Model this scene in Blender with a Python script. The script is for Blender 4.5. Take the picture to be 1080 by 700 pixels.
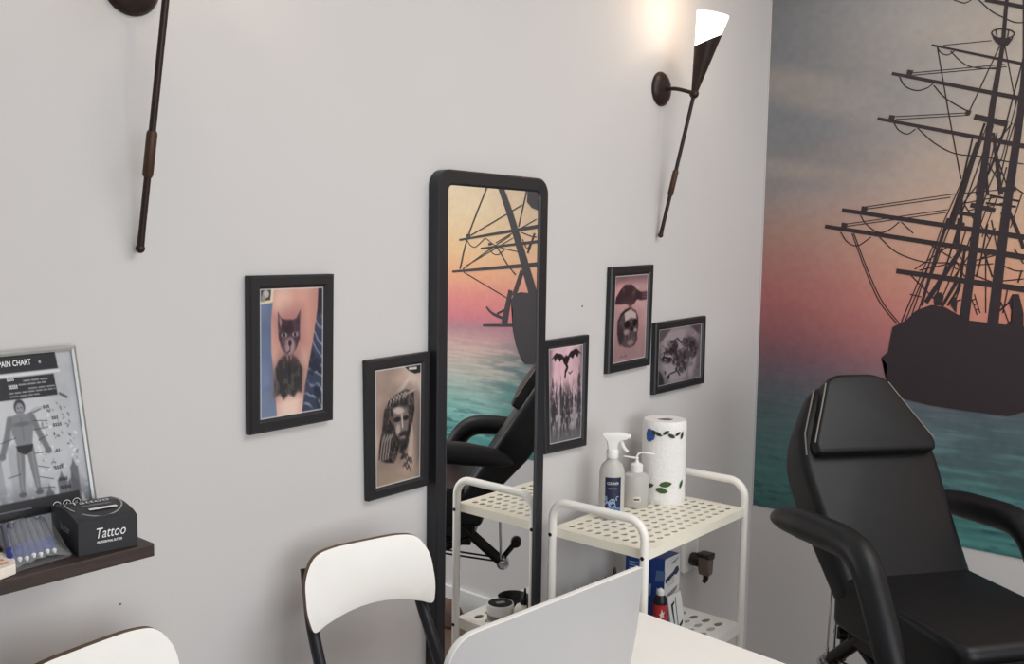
import bpy, bmesh, math, random
import numpy as np
from mathutils import Vector, Matrix

for o in list(bpy.data.objects):
    bpy.data.objects.remove(o, do_unlink=True)
SC = bpy.context.scene
COL = SC.collection

# ------------------------------------------------------------------ camera
YAW, PITCH, ROLL = math.radians(49.945), math.radians(-5.269), math.radians(.84)
fw = Vector((math.sin(YAW)*math.cos(PITCH), math.cos(YAW)*math.cos(PITCH), math.sin(PITCH)))
rt = Vector((math.cos(YAW), -math.sin(YAW), 0))
up = rt.cross(fw)
rt, up = rt*math.cos(ROLL) + up*math.sin(ROLL), up*math.cos(ROLL) - rt*math.sin(ROLL)
cd = bpy.data.cameras.new('camera')
cam = bpy.data.objects.new('camera', cd)
COL.objects.link(cam)
cam.matrix_world = Matrix(((rt.x, up.x, -fw.x, 0), (rt.y, up.y, -fw.y, -1.36), (rt.z, up.z, -fw.z, 1.55), (0, 0, 0, 1)))
cd.sensor_width = 36
cd.lens = 36*1000/1080
cd.clip_start = .02
SC.camera = cam

# ------------------------------------------------------------------ light and exposure
W = bpy.data.worlds.new('daylight')
SC.world = W
W.use_nodes = True
W.node_tree.nodes['Background'].inputs[0].default_value = (.80, .90, 1.0, 1)
W.node_tree.nodes['Background'].inputs[1].default_value = 1.0

def area(name, loc, target, sx, sy, power, color):
    d = bpy.data.lights.new(name, 'AREA')
    d.shape = 'RECTANGLE'; d.size = sx; d.size_y = sy; d.energy = power; d.color = color
    o = bpy.data.objects.new(name, d)
    COL.objects.link(o)
    o.location = loc
    o.rotation_euler = (Vector(target) - Vector(loc)).to_track_quat('-Z', 'Y').to_euler()
    return o
area('window_daylight', (.35, -3.40, 1.55), (1.9, 0, 1.0), 2.3, 1.6, 43, (.94, .97, 1.0))
area('ceiling_lamp_light', (1.75, -1.75, 2.74), (1.75, -1.75, 0), 1.6, 1.2, 27, (.98, .985, 1.0))

SC.view_settings.view_transform = 'Standard'
SC.view_settings.look = 'None'
SC.view_settings.exposure = 0.10
SC.view_settings.gamma = 1.0
SC.view_settings.use_curve_mapping = False

# ------------------------------------------------------------------ helpers
def s2l(c):
    c = np.asarray(c, float)
    return np.where(c <= .04045, c/12.92, ((c+.055)/1.055)**2.4)

def rgb(r, g, b):
    l = s2l([r/255, g/255, b/255])
    return (float(l[0]), float(l[1]), float(l[2]), 1)

def mat(name, color, rough=.5, metal=0., var=.04, scale=12., bump=0., bscale=80., coat=0., trans=0., ior=1.45, emit=None, estr=0., alpha=1., stretch=None):
    m = bpy.data.materials.new(name)
    m.use_nodes = True
    nt = m.node_tree
    b = nt.nodes['Principled BSDF']
    b.inputs['Roughness'].default_value = rough
    b.inputs['Metallic'].default_value = metal
    b.inputs['Coat Weight'].default_value = coat
    b.inputs['Coat Roughness'].default_value = .12
    b.inputs['Transmission Weight'].default_value = trans
    b.inputs['IOR'].default_value = ior
    b.inputs['Alpha'].default_value = alpha
    tc = nt.nodes.new('ShaderNodeTexCoord')
    mp = nt.nodes.new('ShaderNodeMapping')
    if stretch: mp.inputs['Scale'].default_value = stretch
    nt.links.new(tc.outputs['Object'], mp.inputs[0])
    nz = nt.nodes.new('ShaderNodeTexNoise')
    nz.inputs['Scale'].default_value = scale
    nz.inputs['Detail'].default_value = 5
    nt.links.new(mp.outputs[0], nz.inputs['Vector'])
    mx = nt.nodes.new('ShaderNodeMix'); mx.data_type = 'RGBA'
    c = np.array(color[:3])
    mx.inputs[6].default_value = (*np.clip(c*(1-var*2), 0, 1), 1)
    mx.inputs[7].default_value = (*np.clip(c*(1+var*2), 0, 1), 1)
    nt.links.new(nz.outputs['Fac'], mx.inputs[0])
    nt.links.new(mx.outputs[2], b.inputs['Base Color'])
    if bump:
        n2 = nt.nodes.new('ShaderNodeTexNoise')
        n2.inputs['Scale'].default_value = bscale
        n2.inputs['Detail'].default_value = 4
        nt.links.new(mp.outputs[0], n2.inputs['Vector'])
        bp = nt.nodes.new('ShaderNodeBump')
        bp.inputs['Strength'].default_value = bump
        bp.inputs['Distance'].default_value = .004
        nt.links.new(n2.outputs['Fac'], bp.inputs['Height'])
        nt.links.new(bp.outputs[0], b.inputs['Normal'])
    if emit:
        b.inputs['Emission Color'].default_value = emit
        b.inputs['Emission Strength'].default_value = estr
    return m

def thing(name, label, cat, loc=(0, 0, 0), rz=0., group=None):
    o = bpy.data.objects.new(name, None)
    COL.objects.link(o)
    o.empty_display_size = .05
    o.location = loc
    o.rotation_euler = (0, 0, rz)
    tag(o, label, cat, group)
    return o

def tag(o, label, cat, group=None):
    o['label'] = label
    o['category'] = cat
    if group: o['group'] = group
    return o

def rootloc(p):
    v = Vector((0, 0, 0))
    while p is not None:
        v = v + Vector(p.location)
        p = p.parent
    return v

def rootmat(p):
    M = Matrix.Identity(4)
    while p is not None:
        M = Matrix.Translation(p.location) @ p.rotation_euler.to_matrix().to_4x4() @ M
        p = p.parent
    return M

def obj(name, bm, m, parent=None, smooth=True, world=False, label=None, kind=None, angle=40):
    """link a bmesh as one mesh object; world=True: the vertices are in room coordinates"""
    if world and parent is not None:
        bmesh.ops.transform(bm, matrix=rootmat(parent).inverted(), verts=bm.verts)
    bmesh.ops.recalc_face_normals(bm, faces=bm.faces)
    me = bpy.data.meshes.new(name)
    bm.to_mesh(me); bm.free()
    if smooth:
        me.polygons.foreach_set('use_smooth', [True]*len(me.polygons))
        try: me.set_sharp_from_angle(angle=math.radians(angle))
        except Exception: pass
    for k in (m if isinstance(m, (list, tuple)) else [m]): me.materials.append(k)
    o = bpy.data.objects.new(name, me)
    COL.objects.link(o)
    if parent is not None: o.parent = parent
    if label: o['label'] = label
    if kind: o['kind'] = kind
    return o

def structure(name, bm, m, smooth=False):
    return obj(name, bm, m, None, smooth, kind='structure')

def box(bm, c, s, rz=0., bevel=0., seg=2):
    M = Matrix.Translation(c) @ Matrix.Rotation(rz, 4, 'Z') @ Matrix.Diagonal((*s, 1))
    r = bmesh.ops.create_cube(bm, size=1, matrix=M)
    if bevel:
        es = list({e for v in r['verts'] for e in v.link_edges})
        bmesh.ops.bevel(bm, geom=es, offset=bevel, segments=seg, profile=.5, affect='EDGES')
    return bm

def catmull(P, n=6):
    P = [Vector(p) for p in P]
    Q = [P[0]*2-P[1]] + P + [P[-1]*2-P[-2]]
    out = []
    for i in range(1, len(Q)-2):
        for k in range(n):
            t = k/n
            a, b, c, d = Q[i-1], Q[i], Q[i+1], Q[i+2]
            out.append(.5*((2*b)+(c-a)*t+(2*a-5*b+4*c-d)*t*t+(3*b-a-3*c+d)*t**3))
    out.append(P[-1])
    return out

def tube(bm, pts, r, n=10, cap=True, flat=None):
    """sweep a circle (or an ellipse, flat=(rx, ry)) of radius r (number or list) along pts"""
    pts = [Vector(p) for p in pts]
    k = len(pts)
    rs = r if isinstance(r, (list, tuple)) else [r]*k
    if len(rs) != k:
        rs = list(np.interp(np.linspace(0, 1, k), np.linspace(0, 1, len(rs)), rs))
    t0 = (pts[1]-pts[0]).normalized()
    nrm = t0.cross(Vector((0, 0, 1)))
    if nrm.length < .05: nrm = t0.cross(Vector((0, 1, 0)))
    nrm.normalize()
    rings = []
    for i in range(k):
        t = (pts[min(i+1, k-1)]-pts[max(i-1, 0)]).normalized()
        nrm = (nrm - t*nrm.dot(t)).normalized()
        bi = t.cross(nrm)
        fx, fy = flat if flat else (1, 1)
        rings.append([bm.verts.new(pts[i] + nrm*(math.cos(2*math.pi*j/n)*rs[i]*fx) + bi*(math.sin(2*math.pi*j/n)*rs[i]*fy)) for j in range(n)])
    for a, b in zip(rings, rings[1:]):
        for j in range(n):
            bm.faces.new((a[j], a[(j+1) % n], b[(j+1) % n], b[j]))
    if cap:
        bm.faces.new(rings[0][::-1]); bm.faces.new(rings[-1])
    return bm

def lathe(bm, prof, M=None, n=24, closed=False):
    """prof: list of (radius, height) turned about local z, then moved by matrix M"""
    M = M or Matrix.Identity(4)
    rings = []
    for r, z in prof:
        if r < 1e-6: rings.append([bm.verts.new(M @ Vector((0, 0, z)))])
        else: rings.append([bm.verts.new(M @ Vector((r*math.cos(2*math.pi*j/n), r*math.sin(2*math.pi*j/n), z))) for j in range(n)])
    pairs = list(zip(rings, rings[1:])) + ([(rings[-1], rings[0])] if closed else [])
    for a, b in pairs:
        for j in range(n):
            k = (j+1) % n
            if len(a) == 1 and len(b) == 1: continue
            if len(a) == 1: bm.faces.new((a[0], b[k], b[j]))
            elif len(b) == 1: bm.faces.new((a[j], a[k], b[0]))
            else: bm.faces.new((a[j], a[k], b[k], b[j]))
    return bm

def slab(bm, outline, th, M=None, bevel=0., seg=3):
    """prism: outline polygon (x, y), thickness th along -z..0 .. moved by M"""
    M = M or Matrix.Identity(4)
    vs = [bm.verts.new((x, y, 0)) for x, y in outline]
    f = bm.faces.new(vs)
    r = bmesh.ops.extrude_face_region(bm, geom=[f])
    nv = [g for g in r['geom'] if isinstance(g, bmesh.types.BMVert)]
    bmesh.ops.translate(bm, verts=nv, vec=(0, 0, -th))
    allv = vs + nv
    if bevel:
        fs = {fc for v in allv for fc in v.link_faces}
        es = [e for e in {e for v in allv for e in v.link_edges} if len(e.link_faces) == 2 and e.calc_face_angle(0) > .9]
        rr = bmesh.ops.bevel(bm, geom=es, offset=bevel, segments=seg, profile=.5, affect='EDGES', clamp_overlap=True)
        allv = list({v for v in rr['verts']} | {v for v in allv if v.is_valid})
    bmesh.ops.transform(bm, matrix=M, verts=list({v for v in allv if v.is_valid}))
    return bm

def rounded(w0, w1, h0, h1, r, n=6):
    """rounded rectangle outline, r = radius per corner (bl, br, tr, tl)"""
    rr = r if isinstance(r, (list, tuple)) else [r]*4
    out = []
    for (cx, cy, a0), q in zip(((w0, h0, 180), (w1, h0, 270), (w1, h1, 0), (w0, h1, 90)), rr):
        sx = 1 if cx == w0 else -1; sy = 1 if cy == h0 else -1
        if q <= 0: out.append((cx, cy)); continue
        for k in range(n+1):
            a = math.radians(a0 + 90*k/n)
            out.append((cx+sx*q+q*math.cos(a), cy+sy*q+q*math.sin(a)))
    return out

def roundpoly(pts, rad, n=5):
    """round every corner of a polygon"""
    out = []
    k = len(pts)
    rad = rad if isinstance(rad, (list, tuple)) else [rad]*k
    for i in range(k):
        p, a, b = Vector(pts[i]), Vector(pts[i-1]), Vector(pts[(i+1) % k])
        da, db = (a-p), (b-p)
        q = min(rad[i], da.length*.45, db.length*.45)
        if q <= 1e-6: out.append(tuple(p)); continue
        s, e = p+da.normalized()*q, p+db.normalized()*q
        for j in range(n+1):
            t = j/n
            v = s*(1-t)**2 + p*2*t*(1-t) + e*t*t
            out.append((v.x, v.y))
    return out

def basis(o, x, y):
    x = Vector(x).normalized(); y = Vector(y); y = (y - x*y.dot(x)).normalized(); z = x.cross(y)
    return Matrix(((x.x, y.x, z.x, o[0]), (x.y, y.y, z.y, o[1]), (x.z, y.z, z.z, o[2]), (0, 0, 0, 1)))

def text(s, size, M, m, parent, shear=0., align='CENTER', name='lettering', sx=1., bold=0.):
    cu = bpy.data.curves.new('text', 'FONT')
    cu.body = s; cu.size = size; cu.shear = shear; cu.align_x = align; cu.align_y = 'CENTER'
    cu.resolution_u = 3; cu.offset = bold
    t = bpy.data.objects.new('text', cu)
    me = bpy.data.meshes.new_from_object(t)
    bpy.data.objects.remove(t)
    bm = bmesh.new(); bm.from_mesh(me); bpy.data.meshes.remove(me)
    bmesh.ops.transform(bm, matrix=M @ Matrix.Diagonal((sx, 1, 1, 1)), verts=bm.verts)
    return obj(name, bm, m, parent, False, world=True)

# ---- a small painter: prints are colour per vertex on a fine grid
def lat(seed):
    return np.random.RandomState(seed).rand(64, 64)
def vnoise(U, V, f, seed):
    L = lat(seed)
    x = U*f; y = V*f
    i = np.floor(x).astype(int); j = np.floor(y).astype(int)
    a = x-i; b = y-j
    a = a*a*(3-2*a); b = b*b*(3-2*b)
    g = lambda p, q: L[p % 64, q % 64]
    return (g(i, j)*(1-a)+g(i+1, j)*a)*(1-b) + (g(i, j+1)*(1-a)+g(i+1, j+1)*a)*b
def fbm(U, V, f, seed, o=4):
    s = 0; w = 0
    for k in range(o):
        s = s + vnoise(U+3.1*k, V+1.7*k, f*2**k, seed+k)*.5**k; w += .5**k
    return s/w
def sm(x, a, b):
    t = np.clip((x-a)/(b-a), 0, 1)
    return t*t*(3-2*t)
def ell(U, V, cx, cy, rx, ry, soft=.15, rot=0.):
    c, s = math.cos(rot), math.sin(rot)
    x = (U-cx)*c + (V-cy)*s; y = -(U-cx)*s + (V-cy)*c
    d = np.sqrt((x/rx)**2 + (y/ry)**2)
    return np.clip((1-d)/soft + .5, 0, 1)
def seg(U, V, pts, w, soft=.006):
    d = np.full(U.shape, 9.)
    for (x0, y0), (x1, y1) in zip(pts, pts[1:]):
        dx, dy = x1-x0, y1-y0
        t = np.clip(((U-x0)*dx+(V-y0)*dy)/(dx*dx+dy*dy+1e-12), 0, 1)
        d = np.minimum(d, np.hypot(U-x0-t*dx, V-y0-t*dy))
    return np.clip((w-d)/soft + .5, 0, 1)
def pol(U, V, pts, soft=.01):
    ins = np.zeros(U.shape, bool); d = np.full(U.shape, 9.)
    for (x0, y0), (x1, y1) in zip(pts, pts[1:]+pts[:1]):
        c = ((y0 > V) != (y1 > V))
        xi = (x1-x0)*(V-y0)/((y1-y0) if y1 != y0 else 1e-9)+x0
        ins ^= c & (U < xi)
        dx, dy = x1-x0, y1-y0
        t = np.clip(((U-x0)*dx+(V-y0)*dy)/(dx*dx+dy*dy+1e-12), 0, 1)
        d = np.minimum(d, np.hypot(U-x0-t*dx, V-y0-t*dy))
    return np.clip(np.where(ins, d, -d)/soft + .5, 0, 1)
class Paint:
    def __init__(s, U, V, c):
        s.U, s.V = U, V
        s.C = np.zeros(U.shape+(3,)) + np.array(c, float)
    def put(s, m, c, a=1.):
        m = (m*a)[..., None]
        s.C = s.C*(1-m) + np.array(c, float)*m
    def mul(s, f): s.C = s.C*f[..., None]

def print_mat(name, rough=.35, coat=.0, gain=1.):
    m = bpy.data.materials.new(name)
    m.use_nodes = True
    nt = m.node_tree
    b = nt.nodes['Principled BSDF']
    a = nt.nodes.new('ShaderNodeVertexColor'); a.layer_name = 'ink'
    nz = nt.nodes.new('ShaderNodeTexNoise'); nz.inputs['Scale'].default_value = 900
    mx = nt.nodes.new('ShaderNodeMix'); mx.data_type = 'RGBA'; mx.blend_type = 'MULTIPLY'
    mx.inputs[0].default_value = .12
    tc = nt.nodes.new('ShaderNodeTexCoord')
    nt.links.new(tc.outputs['Object'], nz.inputs['Vector'])
    nt.links.new(a.outputs['Color'], mx.inputs[6]); nt.links.new(nz.outputs['Color'], mx.inputs[7])
    nt.links.new(mx.outputs[2], b.inputs['Base Color'])
    b.inputs['Roughness'].default_value = rough
    b.inputs['Coat Weight'].default_value = coat
    b.inputs['Coat Roughness'].default_value = .08
    return m

def gridmesh(name, X, C, m, parent, world=True):
    """X: (h, w, 3) positions, C: (h, w, 3) sRGB 0..255"""
    h, w = X.shape[:2]
    P = X.reshape(-1, 3).copy()
    if world and parent is not None: P -= np.array(rootloc(parent))
    i = np.arange(h*w).reshape(h, w)
    F = np.stack([i[:-1, :-1], i[1:, :-1], i[1:, 1:], i[:-1, 1:]], -1).reshape(-1, 4)
    me = bpy.data.meshes.new(name)
    me.vertices.add(len(P)); me.vertices.foreach_set('co', P.astype(np.float32).ravel())
    me.loops.add(F.size); me.loops.foreach_set('vertex_index', F.ravel().astype(np.int32))
    me.polygons.add(len(F))
    me.polygons.foreach_set('loop_start', (np.arange(len(F))*4).astype(np.int32))
    me.update(calc_edges=True); me.validate()
    at = me.color_attributes.new('ink', 'FLOAT_COLOR', 'POINT')
    c = s2l(np.clip(C, 0, 255)/255).reshape(-1, 3)
    at.data.foreach_set('color', np.concatenate([c, np.ones((len(c), 1))], 1).astype(np.float32).ravel())
    me.materials.append(m)
    o = bpy.data.objects.new(name, me)
    COL.objects.link(o)
    if parent is not None: o.parent = parent
    return o

def quadgrid(c, nu, nv):
    """c: TL, TR, BR, BL corners in space"""
    c = [np.array(p, float) for p in c]
    U, V = np.meshgrid(np.linspace(0, 1, nu), np.linspace(0, 1, nv))
    X = (c[0]*((1-U)*(1-V))[..., None] + c[1]*(U*(1-V))[..., None] + c[2]*(U*V)[..., None] + c[3]*((1-U)*V)[..., None])
    return X, U, V

# ------------------------------------------------------------------ materials
M_WALL = mat('wall_paint', rgb(208, 205, 203), .75, var=.012, scale=3, bump=.05, bscale=160)
M_CEIL = mat('ceiling_paint', rgb(225, 224, 222), .8, var=.01, scale=3)
M_FLOOR = mat('brown_floor', rgb(104, 82, 68), .45, var=.12, scale=6, stretch=(1, 9, 1))
M_TRIM = mat('white_trim', rgb(225, 224, 220), .45, var=.01)
M_BLACKFRAME = mat('black_frame', rgb(34, 34, 37), .42, var=.08, bump=.05)
M_MIRFRAME = mat('black_mirror_frame', rgb(36, 36, 40), .4, var=.06)
M_BRONZE = mat('dark_bronze', rgb(50, 38, 34), .42, metal=.35, var=.15, scale=30)
M_SLEEVE = mat('brown_sleeve', rgb(74, 52, 38), .5, metal=.3, var=.15, scale=40)
M_WHITE = mat('white_lacquer', rgb(244, 241, 234), .35, var=.01, bump=.02)
M_CARTW = mat('white_powder_coat', rgb(247, 243, 235), .38, var=.012)
M_SHELFW = mat('cream_powder_coat', rgb(248, 242, 224), .42, var=.015)
M_BOLT = mat('dark_screw', rgb(40, 38, 36), .4, metal=.6)
M_PANEL = mat('grey_white_laminate', rgb(178, 177, 177), .4, var=.01)
M_CHAIRW = mat('white_chair_board', rgb(248, 245, 239), .4, var=.01)
M_PLY = mat('brown_plywood_edge', rgb(112, 88, 68), .6, var=.1, scale=60)
M_LEG = mat('black_steel', rgb(52, 54, 58), .28, metal=.6, var=.04)
M_WOOD = mat('dark_stained_wood', rgb(58, 46, 42), .5, var=.25, scale=14, stretch=(1, 12, 12), bump=.15, bscale=40)
M_VINYL = mat('black_vinyl', rgb(18, 19, 22), .43, var=.05, scale=20, bump=.12, bscale=420)
M_BASE = mat('black_base_steel', rgb(24, 24, 26), .38, metal=.3)
M_CHROME = mat('chrome', rgb(200, 200, 204), .18, metal=1., var=.01)
M_EDGEGLINT = mat('grey_edge_glint', rgb(120, 116, 108), .5)  # colour of the highlight lines drawn along the chair's pad edges
M_BOXBLACK = mat('black_card', rgb(38, 38, 42), .5, var=.08, scale=40)
M_INKW = mat('white_ink', rgb(238, 238, 238), .5, var=.01)
M_INKG = mat('grey_ink', rgb(170, 170, 172), .5, var=.01)
M_SILVER = mat('brushed_silver', rgb(176, 178, 176), .35, metal=.7, var=.04)
M_PLASTIC = mat('white_plastic', rgb(240, 238, 234), .35, var=.01)
M_MILKY = mat('milky_plastic', rgb(226, 224, 218), .3, var=.01, trans=.35, ior=1.3)
M_NAVY = mat('navy_label', rgb(34, 40, 66), .4, var=.1, scale=30)
M_LBLUE = mat('light_blue_ink', rgb(150, 175, 205), .45)
M_MBLUE = mat('mid_blue_ink', rgb(88, 116, 160), .45)
M_PAPER = mat('paper_towel', rgb(244, 242, 238), .85, var=.02, scale=30, bump=.5, bscale=130)
M_CORE = mat('grey_card_core', rgb(150, 142, 134), .8)
M_GREEN = mat('green_print', rgb(62, 92, 50), .8, var=.2, scale=120)
M_DKGREEN = mat('dark_vine_print', rgb(58, 62, 58), .8, var=.2, scale=120)
M_BLUEP = mat('blue_print', rgb(54, 88, 158), .8, var=.25, scale=120)
M_BOXBLUE = mat('blue_carton', rgb(38, 66, 136), .42, var=.06)
M_BOXDKBLUE = mat('dark_blue_ink', rgb(30, 38, 70), .42)
M_BOXWHITE = mat('white_carton', rgb(214, 213, 212), .5, var=.02)
M_BOXGREY = mat('grey_ink_band', rgb(138, 130, 128), .5)
M_BLACKP = mat('black_plastic', rgb(24, 24, 25), .38, var=.06)
M_RED = mat('red_label', rgb(176, 46, 52), .45, var=.06, scale=40)
M_GREYP = mat('grey_brown_plastic', rgb(112, 100, 90), .45, var=.08)
M_CREAMLABEL = mat('cream_label', rgb(222, 216, 204), .5, var=.03, scale=60)
M_PENCLEAR = mat('smoky_pen_plastic', rgb(104, 106, 126), .25, var=.06, trans=.3)
M_PENBLUE = mat('blue_pen_grip', rgb(34, 56, 128), .35, var=.08)
M_CARTON = mat('cream_carton', rgb(238, 226, 214), .6, var=.04)
M_CARTONO = mat('orange_print', rgb(206, 150, 106), .6)
M_SHIP = mat('ship_print', rgb(50, 41, 45), .55, var=.06, scale=30)
M_ROPE = mat('rope_print', rgb(44, 35, 36), .55, var=.05)
M_SPECK = mat('dark_speck', rgb(90, 84, 80), .8)
M_CAPB = mat('brown_paper', rgb(112, 84, 74), .75, var=.2, scale=20, bump=.4, bscale=25)

M_VINYL.node_tree.nodes['Principled BSDF'].inputs['Specular IOR Level'].default_value = .38
# thin clear film for the pen pouch
M_FILM = mat('clear_film', rgb(235, 238, 242), .12, bump=.6, bscale=60)
nt = M_FILM.node_tree
_b = nt.nodes['Principled BSDF']; _o = nt.nodes['Material Output']
_t = nt.nodes.new('ShaderNodeBsdfTransparent'); _m = nt.nodes.new('ShaderNodeMixShader')
_m.inputs[0].default_value = .20
nt.links.new(_t.outputs[0], _m.inputs[1]); nt.links.new(_b.outputs[0], _m.inputs[2]); nt.links.new(_m.outputs[0], _o.inputs[0])
# lit opal glass of the sconces: gives off light and lets its bulb's light through
M_GLOW = bpy.data.materials.new('lit_opal_glass'); M_GLOW.use_nodes = True
nt = M_GLOW.node_tree; nt.nodes.remove(nt.nodes['Principled BSDF'])
_e = nt.nodes.new('ShaderNodeEmission'); _e.inputs[0].default_value = (1, .90, .78, 1); _e.inputs[1].default_value = 7.0
_t = nt.nodes.new('ShaderNodeBsdfTransparent'); _m = nt.nodes.new('ShaderNodeMixShader'); _m.inputs[0].default_value = .28
nt.links.new(_t.outputs[0], _m.inputs[1]); nt.links.new(_e.outputs[0], _m.inputs[2]); nt.links.new(_m.outputs[0], nt.nodes['Material Output'].inputs[0])
# mirror glass
M_MIRROR = bpy.data.materials.new('silvered_glass'); M_MIRROR.use_nodes = True
_b = M_MIRROR.node_tree.nodes['Principled BSDF']
_b.inputs['Base Color'].default_value = (.93, .94, .94, 1); _b.inputs['Metallic'].default_value = 1; _b.inputs['Roughness'].default_value = .0

# ------------------------------------------------------------------ room
XW = 2.855            # the mural wall
XL, YF, ZC = -1.9, -3.6, 2.8
bm = bmesh.new(); box(bm, ((XW+XL)/2, .05, ZC/2), (XW-XL+.4, .1, ZC)); structure('wall_back', bm, M_WALL)
bm = bmesh.new(); box(bm, (XW+.05, YF/2, ZC/2), (.1, -YF, ZC)); structure('wall_right', bm, M_WALL)
bm = bmesh.new(); box(bm, (XL-.05, YF/2, ZC/2), (.1, -YF, ZC)); structure('wall_left', bm, M_WALL)
bm = bmesh.new()      # front wall round a window, behind the camera
wx0, wx1, wz0, wz1 = -.85, 1.55, .70, 2.40
for x0, x1, z0, z1 in ((XL, wx0, 0, ZC), (wx1, XW, 0, ZC), (wx0, wx1, 0, wz0), (wx0, wx1, wz1, ZC)):
    box(bm, ((x0+x1)/2, YF-.05, (z0+z1)/2), (x1-x0, .1, z1-z0))
structure('wall_front', bm, M_WALL)
bm = bmesh.new()
for x in (wx0+.03, (wx0+wx1)/2, wx1-.03): box(bm, (x, YF-.05, (wz0+wz1)/2), (.06, .08, wz1-wz0))
for z in (wz0+.03, wz1-.03): box(bm, ((wx0+wx1)/2, YF-.05, z), (wx1-wx0, .08, .06))
structure('window_1', bm, M_TRIM)
bm = bmesh.new(); box(bm, ((XW+XL)/2, YF/2, -.05), (XW-XL+.4, -YF+.4, .1)); structure('floor', bm, M_FLOOR)
bm = bmesh.new(); box(bm, ((XW+XL)/2, YF/2, ZC+.05), (XW-XL+.4, -YF+.4, .1)); structure('ceiling', bm, M_CEIL)
bm = bmesh.new(); box(bm, (XW-.008, YF/2, .05), (.016, -YF, .10), bevel=.004); structure('baseboard_right', bm, M_TRIM)
bm = bmesh.new(); box(bm, ((XW+XL)/2, -.008, .05), (XW-XL-.03, .016, .10), bevel=.004); structure('baseboard_back', bm, M_TRIM)

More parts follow.
